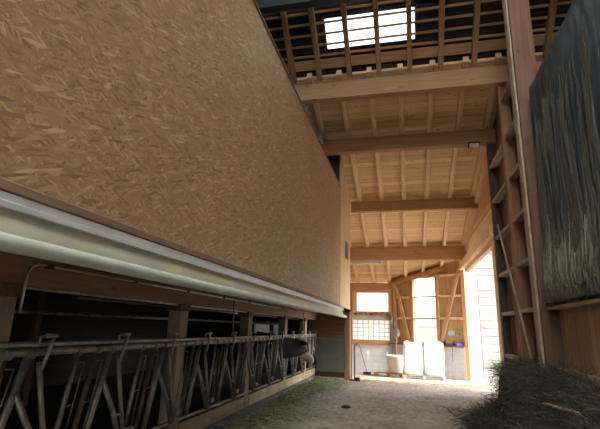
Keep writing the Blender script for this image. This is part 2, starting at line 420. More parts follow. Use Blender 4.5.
# front wall, opening added for light; side walls and gables of the main barn
def gable(name, x0, x1, y, holes, mat):
    pass
hz = zs(RIDGE)
for nm, x0, x1 in (('wall_front', -8, -1.75), ('wall_front_right', 3.4, 6)):
    tag(boxobj(nm, x0, x1, -7.0, -6.85, 0, 6.1, 'dark_boards'), kind='structure')
tag(boxobj('wall_front_low', -1.75, 3.4, -7.0, -6.85, 0, 1.3, 'dark_boards'), kind='structure')
for nm, x in (('wall_left', -8.1), ('wall_right_far', 6.0)):
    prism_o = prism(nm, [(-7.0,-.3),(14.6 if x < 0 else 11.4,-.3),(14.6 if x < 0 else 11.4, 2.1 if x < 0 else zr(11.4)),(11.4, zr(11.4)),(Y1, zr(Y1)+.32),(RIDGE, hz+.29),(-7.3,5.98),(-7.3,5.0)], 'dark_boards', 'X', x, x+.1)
    tag(prism_o, kind='structure')
# wall between main barn's right loft and the yard
prism_o = prism('wall_right_rear', [(2.42,-.3),(6,-.3),(6,zr(11.4)+.1),(2.42,zr(11.4)+.1)], 'rwall', 'Y', 11.35, 11.45); tag(prism_o, kind='structure')

# steep roof: tiles in overlapping rows, one sheet over the rear slope with the skylight left out
SKX0, SKX1, SKY0, SKY1 = -1.63, .40, 8.34, 8.87       # skylight hole
bm = bmesh.new()
n = math.sqrt(1+.88**2); pitch = .18
def tile_strip(x0, x1, ya, yb):
    """one tile course from upper edge ya to lower edge yb (y grows downhill)"""
    o = .235
    for (a, lift) in ((0, .0),):
        v = [(x0,ya,zs(ya)+o),(x1,ya,zs(ya)+o),(x1,yb+.03,zs(yb+.03)+o+.035),(x0,yb+.03,zs(yb+.03)+o+.035)]
        q = [bm.verts.new(p) for p in v] + [bm.verts.new((p[0],p[1],p[2]+.025)) for p in v]
        for f in ((3,2,1,0),(4,5,6,7),(0,1,5,4),(1,2,6,5),(2,3,7,6),(3,0,4,7)): bm.faces.new([q[k] for k in f])
y = RIDGE
rows = []
k0 = -21
for k in range(k0, 8):
    ya = 8.34 + .1767*k; yb = ya + .1767
    if ya >= 9.42: break
    if ya < SKY1-.01 and yb > SKY0+.01:
        tile_strip(-8.1, SKX0, ya, yb); tile_strip(SKX1, 6.1, ya, yb)
    else: tile_strip(-8.1, 6.1, ya, yb)
ytop = 8.34 + .1767*k0
v = [bm.verts.new(p) for p in [(-8.1,RIDGE,zs(RIDGE)+.25),(6.1,RIDGE,zs(RIDGE)+.25),(6.1,ytop+.02,zs(ytop)+.25),(-8.1,ytop+.02,zs(ytop)+.25)]]; bm.faces.new(v)
def zfr(y): return 5.9 + (y+7.3)/(RIDGE+7.3)*(zs(RIDGE)+.25-5.9)
RLX0, RLX1, RLY0, RLY1 = -1.65, 3.4, -3.6, 4.1         # unseen rooflight added in the front slope for light
for x0_, x1_, ya_, yb_ in ((-8.1,6.1,RLY1,RIDGE),(-8.1,6.1,-7.3,RLY0),(-8.1,RLX0,RLY0,RLY1),(RLX1,6.1,RLY0,RLY1)):
    v = [bm.verts.new(p) for p in [(x0_,ya_,zfr(ya_)),(x1_,ya_,zfr(ya_)),(x1_,yb_,zfr(yb_)),(x0_,yb_,zfr(yb_))]]; bm.faces.new(v)
tag(obj('ceiling', bm, 'tile'), kind='structure')
# skylight
sk = empty('window_1', ((SKX0+SKX1)/2, 8.6, zs(8.6)+.24), kind='structure')
def on_sk(x, y, off): return Vector((x, y, zs(y)+off)) - Vector(sk.location)
bm = bmesh.new()
q = [bm.verts.new(on_sk(*p)) for p in [(SKX0-.05,SKY0-.04,.245),(SKX1+.05,SKY0-.04,.245),(SKX1+.05,SKY1+.06,.285),(SKX0-.05,SKY1+.06,.285)]]; bm.faces.new(q)
obj('pane', bm, 'acrylic', sk)
bm = bmesh.new()
for a, b_ in (((SKX0,SKY0),(SKX1,SKY0)), ((SKX1,SKY0),(SKX1,SKY1)), ((SKX1,SKY1),(SKX0,SKY1)), ((SKX0,SKY1),(SKX0,SKY0))):
    tube(bm, [on_sk(a[0],a[1],.24), on_sk(b_[0],b_[1],.24)], .03, 4)
obj('window_frame', bm, 'darksteel', sk)

rl = empty('window_6', (0, 1, zfr(1)), kind='structure')  # rooflight added behind the camera to brighten the strand board
bm = bmesh.new()
q = [bm.verts.new((x, y-1, zfr(y)-zfr(1)+.02)) for x, y in ((RLX0-.05,RLY0-.05),(RLX1+.05,RLY0-.05),(RLX1+.05,RLY1+.05),(RLX0-.05,RLY1+.05))]; bm.faces.new(q)
obj('pane', bm, 'acrylic', rl)
bm = bmesh.new()
for k in range(5):
    x = RLX0+(RLX1-RLX0)*k/4; tube(bm, [(x,RLY0-1,zfr(RLY0)-zfr(1)),(x,RLY1-1,zfr(RLY1)-zfr(1))], .03, 4)
obj('window_frame', bm, 'darksteel', rl)

# shallow roof sheathing
def slab(name, poly, zf, th, mat):
    bm = bmesh.new()
    A = [bm.verts.new((x,y,zf(y))) for x,y in poly]; B = [bm.verts.new((x,y,zf(y)+th)) for x,y in poly]
    bm.faces.new(A); bm.faces.new(B)
    for i in range(len(poly)): bm.faces.new((A[i],A[(i+1)%len(poly)],B[(i+1)%len(poly)],B[i]))
    return tag(obj(name, bm, mat), kind='structure')
C1 = Vector((2.25, 18.15, 0)); C2 = Vector((-.72, 20.1, 0)); CD = (C2-C1).normalized(); CN = Vector((CD.y, -CD.x, 0))
if CN.y > 0: CN = -CN          # points into the room
RD = .17                      # rafter depth
slab('ceiling_rear', [(-8.1,9.26),(6.1,9.26),(6.1,11.45),(2.9,11.45),(2.9,17.9),(-.55,20.45),(-3.5,20.6),(-3.5,11.45),(-8.1,11.45)], lambda y: zr(y)+RD, .06, 'sheath')
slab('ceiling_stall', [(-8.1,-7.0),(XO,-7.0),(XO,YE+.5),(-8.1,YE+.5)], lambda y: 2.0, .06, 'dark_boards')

# ------------------------------------------------------------------ purlins, rafters, battens
pl = [('nearest', Y1, .20, .43, 'beamn', -8, 6), ('second', Y2, .20, .39, 'beam', -8, XW+.12), ('third', Y3, .20, .34, 'beam', XO+.02, XW+.12), ('farthest', Y4, .22, .50, 'beam', -3.3, XW+.12)]
desc = {'nearest':'long pine cross beam nearest the camera, below the skylight', 'second':'dark orange cross beam carrying the small floodlight',
        'third':'orange cross beam third from the camera, between floodlight beam and deepest beam', 'farthest':'deep orange cross beam farthest back, in front of the rear windows'}
RX = [-2.09,-1.38,-.67,.035,.745,1.455,2.13]
for nm, y, w, h, mt, x0, x1 in pl:
    p = timber('cross_beam', (x0,y,zr(y)-h/2), (x1,y,zr(y)-h/2), w, h, mt, bev=.01)
    tag(p, desc[nm], 'beam', 'cross beams under the rear roof')
    if nm != 'nearest':
        xs = [x for x in RX if x > x0+.1]
        for a, b_ in zip(xs, xs[1:]):
            boxobj('blocking_board', a+.075, b_-.075, y-.05, y-.02, zr(y)+.012, zr(y)+.135, 'pale', p).matrix_parent_inverse = p.matrix_basis.inverted()
for i, x in enumerate(RX):
    yend = 20.3
    if x > -.7: yend = C1.y + (x-C1.x)/(C2.x-C1.x)*(C2.y-C1.y) + .05
    ya = Y1-.22
    r_ = timber('rafter', (x,ya,zr(ya)+RD/2), (x,yend,zr(yend)+RD/2), .12, RD, 'pale', bev=.004)
    tag(r_, f'{ORD[i]} pale rafter from the left, under the pale board roof beyond the nearest cross beam', 'rafter', 'rafters of the shallow rear roof')
SX = [-3.2,-2.5,-1.86,-1.14,-.45,.25,.93,1.64,2.38,3.1,3.8,4.5]
for i, x in enumerate(SX):
    ya, yb = RIDGE+.1, Y1-.02
    r_ = timber('rafter', (x,ya,zs(ya)+.07), (x,yb,zs(yb)+.07), .11, .16, 'raft', up=(0,.66,.75), bev=.004)
    where = {0:'hidden above the strand board',1:'beside the strand board top',2:'left of the skylight',3:'crossing the left of the skylight',4:'crossing the middle of the skylight',5:'crossing the right end of the skylight',
             6:'first right of the skylight',7:'second right of the skylight',8:'behind the top of the tall column',9:'first right of the tall column',10:'above the dark tarp top',11:'farthest right above the tarp'}[i]
    tag(r_, f'brown rafter of the steep tiled roof, {where}', 'rafter', 'rafters of the steep tiled roof')
nb = 9
for k in range(nb):
    y = 8.92 - .178*k
    bt = timber('roof_batten', (-8,y,zs(y)+.195), (6,y,zs(y)+.195), .05, .035, 'pine', up=(0,.66,.75), bev=.003)
    tag(bt, f'{ORD[k]} thin batten up from the nearest cross beam, under the dark tiles', 'batten', 'battens under the roof tiles')
eb = timber('eaves_board', (-8,9.07,zs(9.07)+.19), (6,9.07,zs(9.07)+.19), .23, .03, 'pine', up=(0,.66,.75))
tag(eb, 'wide pine eaves board above the nearest cross beam, below the lowest tile row', 'board')
# steel beam across the top of the view
bm = bmesh.new(); yb = 7.55; zb = 8.03
box(bm, 0, 11, -.10, .10, 0, .02); box(bm, 0, 11, -.10, .10, .38, .40); box(bm, 0, 11, -.008, .008, .02, .38)
stb = obj('steel_beam', bm, 'darksteel', loc=(-6, yb, zb)); tag(stb, 'dark blue-grey steel beam under the tiled roof at the top', 'beam')

# ------------------------------------------------------------------ left: strand-board wall, roll curtain
YO = 11.68
tag(boxobj('wall_left_osb', XO-.02, XO, -6.8, YO, 2.075, 5.34, 'osb'), kind='structure')
bm = bmesh.new()
cap = timber('trim_1', (XO-.03,-6.8,5.345), (XO-.03,YO,5.345), .10, .03, 'trimw'); tag(cap, kind='structure')
tr = timber('trim_2', (XO+.012,-6.8,2.058), (XO+.012,YO,2.058), .05, .05, 'trimw'); tag(tr, kind='structure')
wp = prism('wall_left_panel', [(YO+.015,2.0),(YE,2.0),(YE,zr(YE)+.1),(YO+.015,zr(YO)+.1)], 'panel', 'X', XO-.03, XO); tag(wp, kind='structure')
wl = prism('wall_loft_rear', [(-8,2.05),(XO-.03,2.05),(XO-.03,zr(YO)+.1),(-8,zr(YO)+.1)], 'dark_boards', 'Y', YO, YO+.08); tag(wl, kind='structure')
bm = bmesh.new(); box(bm, -.008, .012, -.32, .32, 0, .50); 
slot = obj('wall_vent', bm, 'ventg', loc=(XO, 13.02, 3.52))
tag(slot, 'narrow grey vent slot in the pale panel beside the strand board', 'vent')
# dark gap strip between boards
tag(boxobj('trim_3', XO-.01, XO+.004, YO-.012, YO+.018, 2.1, 5.36, 'trimw'), kind='structure')
# loft floor edge
tag(timber('trim_4', (XO-.12,-6.8,2.10), (XO-.12,YE,2.10), .18, .10, 'brown'), kind='structure')

rc = empty('roll_curtain', (XO, 0, 1.7), 'pale green rolled windbreak curtain along the bottom of the strand-board wall', 'curtain')
bm = bmesh.new(); box(bm, .005, .035, -2.3, 12.2, .262, .295, .004); box(bm, -.02, .03, -2.3, 12.2, .295, .33)
obj('top_rail', bm, 'alu', rc)
bm = bmesh.new(); rows_ = []
prof = [(.006,.265),(.010,.235),(.018,.205),(.026,.175),(.022,.14)]
nn = 240
for i in range(nn+1):
    y = -2.3 + 14.4*i/nn
    rows_.append([bm.verts.new((x + .006*math.sin(y*9.0+.8*math.sin(y*2))*(j/4), y, z)) for j,(x,z) in enumerate(prof)])
for a, b_ in zip(rows_, rows_[1:]):
    for j in range(4): bm.faces.new((a[j], a[j+1], b_[j+1], b_[j]))
obj('curtain_sheet', bm, 'sheet', rc, smooth=True)
bm = bmesh.new(); pts, rad = [], []
for i in range(161):
    y = -2.3 + 15.0*i/160
    pts.append((.015 + .002*math.sin(y*3), y, .118 + .002*math.sin(y*1.3))); rad.append(.040 + .002*mnoise.noise(Vector((y*2.2,0,0))))
tube(bm, pts, rad, 14); obj('rolled_tube', bm, 'roll', rc, smooth=True)
for y in (-1.0, 8.6, 11.6):
    bm = bmesh.new(); tube(bm, [(.015,y,.118),(.015,y+.025,.118)], .044, 14); obj('strap', bm, 'alu', rc)

# ------------------------------------------------------------------ feed lane: posts, beam, boards, barrier
PY = [2.66, 5.41, 8.01, 10.6, 12.82]
pdesc = ['nearest the camera at the left edge','second from the camera','third from the camera','fourth from the camera','farthest, near the grey end wall']
for i, y in enumerate(PY):
    p = empty('stall_post', (XF-.10, y, 0), f'square timber stall post behind the feed rails, {pdesc[i]}', 'post', 'stall posts along the feed barrier')
    timber('post_shaft', (XF-.085,y,0.03), (XF-.085,y,1.66), .17, .22, 'weath', up=(0,1,0), parent=p)
    boxobj('post_cap', XF-.21, XF+.01, y-.13, y+.13, 1.655, 1.745, 'brown', p)
fb = timber('stall_beam', (XF-.11,-6.8,1.86), (XF-.11,14.35,1.86), .20, .23, 'feedbeam'); tag(fb, 'long brown timber beam over the feed rails, on the stall posts', 'beam')
seg = [(-2.3,2.5)] + [(a+.12,b_-.12) for a, b_ in zip(PY, PY[1:])] + [(12.94,14.3)]
sd = ['left of the nearest post','between first and second stall posts','between second and third stall posts','between third and fourth stall posts','between fourth and fifth stall posts','beside the grey end wall']
for (a, b_), d in zip(seg, sd):
    t = timber('kick_board', (XF-.02,a,.17), (XF-.02,b_,.17), .05, .19, 'board'); tag(t, f'worn yellowish kick board under the feed fence, {d}', 'board', 'kick boards of the feed barrier')
bm = bmesh.new()
pf = [(XF-.3,0),(XF+.22,0),(XF+.04,.075),(XF-.3,.075)]
A = [bm.verts.new((x,-2.3,z)) for x,z in pf]; B = [bm.verts.new((x,14.35,z)) for x,z in pf]
bm.faces.new(A); bm.faces.new(B)
for i in range(4): bm.faces.new((A[i],A[(i+1)%4],B[(i+1)%4],B[i]))
tag(obj('trim_5', bm, 'curb'), kind='structure')

ff = empty('feed_fence', (XF, 0, 0), 'grey steel tube feed fence with slanted head locks along the left stall', 'fence')
tubeobj('upper_rail', [(XF+.02,-2,1.315),(XF+.02,2.7,1.313),(XF+.02,7,1.288),(XF+.02,14.3,1.285)], .021, 'rail', ff, 10)
tubeobj('lower_rail', [(XF-.01,-2,1.255),(XF-.01,2.7,1.25),(XF-.01,7,1.237),(XF-.01,14.3,1.235)], .032, 'rail', ff, 10)
tubeobj('bottom_rail', [(XF+.0,-2,.32),(XF+.0,14.3,.32)], .026, 'steel', ff, 8)
k = 0
for i in range(-3, 12):
    y = 3.05 + 1.0*i
    if y < -.5 or y > 14.1: continue
    zt, zb = 1.24, .32
    bm = bmesh.new()
    tube(bm, [(-.01,y-.07,zt),(-.01,y-.34,zb)], .030, 8)
    tube(bm, [(-.01,y+.47,zt),(-.01,y+.29,zb)], .022, 8)
    tube(bm, [(-.01,y+.72,zt),(-.01,y+.50,zb)], .024, 8, 1)
    for c, dd in ((.47,-.18),(.72,-.22)):      # thin guide rods
        tube(bm, [(0.0,y+c+.0,zt-.10),(0.0,y+c+.085,zt-.105),(0.0,y+c+.085+dd*.85,zb+.05)], .007, 5)
        tube(bm, [(0.0,y+c+dd*.5,zt-.46),(0.0,y+c+dd*.5+.09,zt-.45)], .006, 5)
    for m_ in (-.07,.47,.72):
        tube(bm, [(-.01,y+m_-.035,1.24),(-.01,y+m_+.035,1.24)], .044, 10, 0)
    hl = obj('head_lock', bm, ['steel','rust'], ff)
    bm = bmesh.new()
    tube(bm, [(.0,y-.15,.96),(.02,y+.04,.64),(.03,y+.20,zb)], .026, 8); tube(bm, [(.03,y+.0,1.17),(.035,y+.13,.70),(.035,y+.26,zb)], .022, 8)
    tube(bm, [(.035,y+.0,.62),(.035,y+.17,.60)], .012, 6)
    obj('locking_bar', bm, 'steel', hl)
    bm = bmesh.new()
    tube(bm, [(.05,y+.01,1.12),(.055,y+.035,1.20),(.06,y+.06,1.30),(.06,y+.085,1.37)], .016, 6)
    tube(bm, [(.06,y+.0,1.372),(.06,y+.11,1.375)], .02, 6)
    tube(bm, [(.05,y-.05,1.315),(.05,y-.05,1.365),(.05,y+.03,1.375)], .010, 5)
    obj('latch_lever', bm, 'steelb', hl)
    bm = bmesh.new(); box(bm, .03, .07, y+.27, y+.37, .40, .46, .008); obj('stop_block', bm, 'grey', hl)

tag(boxobj('floor_stall_shade', -8, XF-.31, -6.8, 14.38, 0, .03, 'dung'), kind='structure')  # dark sheet added to deepen the shade inside the stall
# conduits on the beam and pipes in the stall
cx = XF + .02
cd = empty('conduit', (cx, 2.8, 1.9), 'thin shiny metal conduit running along the brown stall beam, bent down at the left', 'pipe')
tubeobj('pipe_run', [(cx,2.79,1.55),(cx,2.80,1.84),(cx,2.83,1.90),(cx,2.90,1.925),(cx,5.5,1.915),(cx,9.6,1.90),(cx,14.2,1.90)], .011, 'chrome', cd)
for y in (3.0, 4.2, 5.4, 6.6, 7.8, 9.0, 10.2, 11.4):
    bm = bmesh.new(); box(bm, -.02, .018, y-2.8-.03, y-2.8+.03, -.0, .03); obj('pipe_clip', bm, 'black', cd)
tag(tubeobj('water_pipe', [(cx-.06,2.6,1.40),(cx-.05,2.72,1.52),(cx-.05,2.76,1.66),(cx-.06,2.85,1.735),(cx-.06,6,1.735),(cx-.06,14.2,1.735)], .014, 'steelb'), 'thin curved water pipe just below the brown stall beam', 'pipe')
tag(tubeobj('drop_pipe', [(XF+.03,7.05,1.90),(XF+.03,7.06,1.5),(XF+.04,7.12,1.29)], .014, 'steel'), 'upright grey pipe between beam and rails, left of the third stall post', 'pipe')
tag(tubeobj('drop_pipe', [(XF+.03,12.3,1.90),(XF+.03,12.3,1.29)], .016, 'steel'), 'upright grey pipe between beam and rails near the grey end wall', 'pipe')
tag(tubeobj('stall_pipe', [(-4.1,1,1.58),(-4.1,14.2,1.56)], .022, 'steelb'), 'horizontal grey pipe inside the dark stall, just above the rails', 'pipe')
tag(tubeobj('stall_pipe', [(-3.6,1,1.80),(-3.6,14.2,1.78)], .03, 'rust'), 'rusty pipe under the stall ceiling, behind the brown beam', 'pipe')
tag(tubeobj('stall_pipe', [(-3.35,4,1.73),(-3.35,14.2,1.72)], .014, 'steelb'), 'thin bright pipe under the stall ceiling, behind the brown beam', 'pipe')
for (y, d) in ((5.4,'left'),(6.9,'right')):
    t = timber('inner_post', (-6.6,y,0), (-6.6,y,1.98), .13, .13, 'brown', up=(0,1,0)); tag(t, f'thin yellowish post deep in the dark stall, {d} of the two seen left', 'post', 'posts deep in the stall')
bm = bmesh.new(); box(bm, -.12,.12,-.16,.16,0,.30,.01); box(bm, -.125,.125,-.165,.165,.22,.235); o = obj('junction_box', bm, 'grey', loc=(-5.3,3.55,1.48)); tag(o, 'grey box hanging in the dark stall at the left', 'box')
t = tubeobj('hanger', [(-5.3,3.55,1.78),(-5.3,3.55,2.0)], .01, 'steel'); tag(t, 'thin rod holding the grey box in the dark stall', 'rod')
sl = empty('stall_light', (-3.5, 8.4, 1.80), 'small shiny lamp under the stall ceiling behind the brown beam', 'lamp')
bm = bmesh.new(); box(bm, -.09,.09,-.22,.22,.08,.2,.02); obj('lamp_body', bm, 'grey', sl)
bm = bmesh.new(); tube(bm, [(0,-.2,.04),(0,.2,.04)], .045, 10); obj('lamp_cover', bm, 'lens', sl, smooth=True)

# end wall of the stall with two openings to the daylight behind
YW = 14.4
W0, W1, W2, W3 = -5.0,-4.45,-4.33,-3.95
segs = [(-8,W0,0,2.0),(W0,W1,0,1.22),(W0,W1,1.60,2.0),(W1,W2,0,2.0),(W2,W3,0,1.22),(W2,W3,1.60,2.0),(W3,XF-.22,0,2.0)]
bm = bmesh.new()
for a, b_, c, d in segs: box(bm, a, b_, YW, YW+.1, c, d)
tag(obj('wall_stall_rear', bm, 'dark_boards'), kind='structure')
for i, (a, b_) in enumerate(((W0,W1),(W2,W3))):
    w = empty(f'window_{i+2}', ((a+b_)/2, YW, 1.22), kind='structure')
    bm = bmesh.new(); hw = (b_-a)/2; box(bm, -hw, hw, .04, .05, 0, .38); obj('pane', bm, 'grimy', w)
    bm = bmesh.new(); box(bm, -hw-.03, hw+.03, -.02, 0, -.03, 0); box(bm, -hw-.03, hw+.03, -.02, 0, .38, .41); obj('window_frame', bm, 'weath', w)
bm = bmesh.new(); box(bm, XF-.25, XO-.03, YW-.02, YW+.06, 1.2, 2.0); tag(obj('wall_lane_end', bm, 'endboard'), kind='structure')
bm = bmesh.new(); box(bm, XF-.25, XO-.03, YW-.02, YW+.06, .16, 1.2); tag(obj('wall_lane_end_lower', bm, 'greyp'), kind='structure')
t = timber('trim_6', (XF-.2,YW-.02,.08), (XO-.2,YW-.02,.08), .06, .16, 'brown'); tag(t, kind='structure')
t = timber('lane_end_post', (XO-.09,YE+.1,0), (XO-.09,YE+.1,2.0), .17, .2, 'feedbeam', up=(0,1,0)); tag(t, 'brown post at the corner of the strand-board wall, left of the bright room', 'post')
t = timber('lane_end_post', (XO-.02,YE+.34,0), (XO-.02,YE+.34,2.05), .06, .22, 'dark', up=(0,1,0)); tag(t, 'slim dark grey post just behind the brown corner post', 'post')

# ------------------------------------------------------------------ right wall: posts, nogging, boards
def post(y, z0, z1, xw, yd, mat, label):
    t = timber('wall_post', (XW+.0,y,z0), (XW+.0,y,z1), yd, xw, mat, up=(1,0,0)); return tag(t, label, 'post', 'posts of the right wall frame')
post(11.2, 0, zr(11.2), .18, .16, 'dark', 'dark narrow post under the floodlight, at the left edge of the ladder-like frame')
post(9.42, 0, zr(9.42)-.0, .22, .16, 'feedbeam', 'brown middle post of the ladder-like frame, under the nearest cross beam')
t = timber('wall_column', (XW-.03,7.72,0), (XW-.03,7.72,zs(7.72)+.05), .24, .32, 'brown', up=(1,0,0)); tag(t, 'tall broad brown column left of the dark tarp', 'post')
t = timber('column_lit_face', (XW-.21,7.76,0), (XW-.21,7.76,zs(7.76)+.05), .22, .035, 'weath', up=(1,0,0)); tag(t, 'pale strip standing for light on the left side of the tall broad column', 'board')  # pale strip stands for the lit side face of the column
zl = [1.0,1.91,2.79,3.69,4.6,5.5]
rungs = ['lowest, beside the hay','second up','third up','fourth up','fifth up','topmost']
for i, z in enumerate(zl):
    t = timber('nogging', (XW,9.51,z), (XW,11.11,z), .16, .075, 'weath'); tag(t, f'pale crosspiece between the dark post and middle post, {rungs[i]}', 'crosspiece', 'crosspieces of the right wall frame')
for i, z in enumerate(zl+[6.4]):
    t = timber('nogging', (XW,7.85,z), (XW,9.33,z), .16, .075, 'weath'); tag(t, f'pale crosspiece between the middle post and tall column, {(rungs[:5]+["sixth up","topmost"])[i]}', 'crosspiece', 'crosspieces of the right wall frame')
tag(boxobj('wall_right', XW+.12, XW+.16, 7.6, 11.3, .9, 7.9, 'rwall'), kind='structure')
tag(boxobj('wall_right_near', XW+.06, XW+.10, -6.8, 7.6, .9, 1.86, 'rwall_n'), kind='structure')
tag(boxobj('wall_right_base', XW+.02, XW+.2, -6.8, 11.3, 0, .92, 'curb'), kind='structure')
t = timber('wall_sill', (XW+.0,-6.8,.97), (XW+.0,7.6,.97), .16, .10, 'weath'); tag(t, 'worn pale sill timber above the hay at the right edge', 'beam')
t = timber('tarp_ledge', (XW-.03,-6.8,1.88), (XW-.03,7.56,1.88), .20, .05, 'weath'); tag(t, 'worn wooden ledge board under the dark tarp', 'board')
t = timber('leaning_pole', (2.06,8.55,1.05), (2.06,10.35,3.85), .035, .035, 'weath'); tag(t, 'thin pale pole leaning across the ladder-like frame', 'pole')
t = timber('leaning_pole', (1.98,9.0,1.0), (2.02,9.2,2.2), .04, .04, 'brown'); tag(t, 'thin brown pole leaning beside the middle post of the frame', 'pole')
# knot behind the tarp: loft stack
tag(boxobj('wall_right_loft', XW+.35, XW+.42, -6.8, 7.55, 1.9, 5.4, 'dark_boards'), kind='structure')
tag(boxobj('floor_loft', XW+.1, 6, -6.8, 11.3, 1.84, 1.92, 'dark_boards'), kind='structure')

# upper right wall in the rear bays, above the doorway
prism_o = prism('wall_right_rear_upper', [(11.3,4.0),(18.15,4.0),(18.15,zr(18.15)+.15),(11.3,zr(11.3)+.15)], 'rwall_h', 'X', XW+.06, XW+.10); tag(prism_o, kind='structure')
t = timber('wall_board', (XW+.04,11.3,4.37), (XW+.04,18.1,4.37), .04, .56, 'pale'); tag(t, 'wide pale board along the right wall above the doorway', 'board')
t = timber('door_header', (XW-.06,11.32,3.94), (XW-.06,17.9,3.94), .22, .27, 'pale'); tag(t, 'upper pale header beam over the right doorway', 'beam')
t = timber('door_header', (XW-.02,11.32,3.69), (XW-.02,17.0,3.69), .12, .15, 'pale'); tag(t, 'lower pale header beam over the right doorway', 'beam')
t = timber('wall_plate', (XW+.02,11.3,zr(11.3)-.12), (XW+.02,18.1,zr(18.1)-.12), .14, .20, 'pale'); tag(t, 'sloping pale beam along the top of the right wall', 'beam')
# doorway: jamb boards beside the dark post, door leaf standing open outside at the far corner
dj = timber('door_jamb', (XW-.01,11.62,-.02), (XW-.01,11.62,3.6), .60, .06, 'pale', up=(1,0,0)); tag(dj, kind='structure')
gt = empty('half_door', (XW+.02, 11.9, 0), 'narrow brown half door standing beside the pale door jamb', 'door')
boxobj('door_panel', XW+.0, XW+.06, 11.72, 11.98, .15, 1.35, 'beam', gt)
boxobj('door_edge', XW-.02, XW+.08, 11.66, 12.04, 1.35, 1.46, 'pale', gt)
dl = empty('door_leaf', (2.46, 18.9, ground_z(18.9)), 'tall white door leaf standing open outside the rear right corner', 'door')
boxobj('leaf_panel', 2.40, 2.80, 18.88, 18.93, ground_z(18.9)+.05, 3.75, 'whitepaint', dl)
boxobj('red_edge', 2.80, 2.83, 18.875, 18.935, ground_z(18.9)+.05, 3.75, 'redline', dl)
boxobj('kick_plate', 2.42, 2.70, 18.86, 18.88, ground_z(18.9)+.05, .25, 'alu', dl)

# ------------------------------------------------------------------ rear walls
zf = ground_z(20)
WX0 = -3.3
def wallbox(bm, *a): box(bm, *a)
# left part, facing the camera
o_ = boxobj('wall_back', WX0, -.72, 20.1, 20.3, -.5, .80, 'block'); tag(o_, kind='structure')
bm = bmesh.new(); z0 = 1.9
box(bm, WX0, -.70, 20.1, 20.28, 1.90, 2.09); tag(obj('trim_7', bm, 'lintel'), kind='structure')
t = timber('window_sill_beam', (WX0,20.08,.92), (-.70,20.08,.92), .2, .21, 'beam'); tag(t, 'bright orange sill beam below the small-paned grid window', 'beam')
t = timber('wall_plate', (WX0,20.08,3.30), (-.55,20.08,3.30), .2, .40, 'beam'); tag(t, 'brown wall plate above the rear left window', 'beam')
t = timber('window_post', (-.66,20.06,2.09), (-.66,20.06,3.11), .16, .12, 'pine', up=(0,1,0)); tag(t, 'brown post right of the rear left window', 'post')
t = timber('window_post', (-2.27,20.06,2.09), (-2.27,20.06,3.11), .16, .12, 'pine', up=(0,1,0)); tag(t, 'brown post left of the rear left window', 'post')
w = empty('window_4', (-1.46, 20.1, 2.25), kind='structure')
bm = bmesh.new(); 
box(bm, -.76, -.70, -.02, .06, 0, .86); box(bm, .70, .74, -.02, .06, 0, .86); box(bm, -.76, .74, .0, .06, -.165, 0); box(bm, -.76, .74, -.02, .06, .83, .87)
obj('window_frame', bm, 'pine', w)
bm = bmesh.new(); box(bm, -.72, .72, .02, .03, 0, .84); obj('pane', bm, 'frost', w)
# objects lying on the ledge below it
for i in range(7):
    x = -2.2 + .235*i
    bm = bmesh.new(); n_ = 5
    L = random.uniform(.17,.26); hh = random.uniform(.06,.11)
    box(bm, -L/2, L/2, -.05, .05, 0, hh, .02); 
    box(bm, -L/2+.03, L/2-.05, -.04, .03, hh*.8, hh+.03, .012)
    o = obj('wood_offcut', bm, 'redbrown' if i % 3 else 'brown', loc=(x, 20.02, 2.09)); o.rotation_euler.z = random.uniform(-.3,.3)
    tag(o, f'{ORD[i]} reddish brown offcut from the left on the ledge below the rear left window', 'offcut', 'offcuts on the window ledge')
# grid window
w = empty('window_5', (-1.55, 20.1, 1.02), kind='structure')
bm = bmesh.new(); gx0, gx1, gz = -.80, .83, .87
for i in range(8):
    x = gx0 + (gx1-gx0)*i/7; box(bm, x-.016, x+.016, -.04, .03, 0, gz)
for j in range(6):
    z = gz*j/5; box(bm, gx0, gx1, -.035, .025, z-.016, z+.016)
obj('window_grid', bm, 'pine', w)
bm = bmesh.new()
for i in range(7):
    for j in range(5):
        x = gx0 + (gx1-gx0)*(i+.5)/7; z = gz*(j+.5)/5
        box(bm, x-.10, x+.10, .03, .04, z-.075, z+.075)
obj('pane', bm, 'frost', w)
bm = bmesh.new(); box(bm, WX0, -1.55+gx0-.016, 20.1, 20.25, 1.02, 1.9); box(bm, WX0, -2.32, 20.1, 20.25, 2.09, 3.12); tag(obj('wall_back_jamb', bm, 'sheath_v'), kind='structure')
t = timber('grey_post', (-.55,20.0,zf), (-.55,20.0,2.1), .20, .16, 'fencew', up=(0,1,0)); tag(t, 'grey weathered post right of the small-paned grid window', 'post')
# left side of the rear room
o_ = boxobj('wall_rear_room_left', WX0-.1, WX0, YW, 20.3, -.5, 4.6, 'sheath_v'); tag(o_, kind='structure')

# slanted rear wall: local frame, s along wall from the right corner, z up
CL = (C2-C1).length
def CP(s, z, off=0.0): p = C1 + CD*s + CN*off; return (p.x, p.y, z)
def sx(x): return (x - C1.x)/CD.x      # wall distance for a given X
cw_rot = math.atan2(CD.y, CD.x)
def cbox(bm, s0, s1, o0, o1, z0, z1):
    P = [CP(s,0,o) for s,o in ((s0,o0),(s1,o0),(s1,o1),(s0,o1))]
    A = [bm.verts.new((p[0],p[1],z0)) for p in P]; B = [bm.verts.new((p[0],p[1],z1)) for p in P]
    bm.faces.new(A); bm.faces.new(B)
    for i in range(4): bm.faces.new((A[i],A[(i+1)%4],B[(i+1)%4],B[i]))
def croof(s): return zr(CP(s,0)[1])
bm = bmesh.new(); cbox(bm, -.05, CL, -.2, 0, -.5, .92)
o = obj('wall_back_slant', bm, 'block'); tag(o, kind='structure')
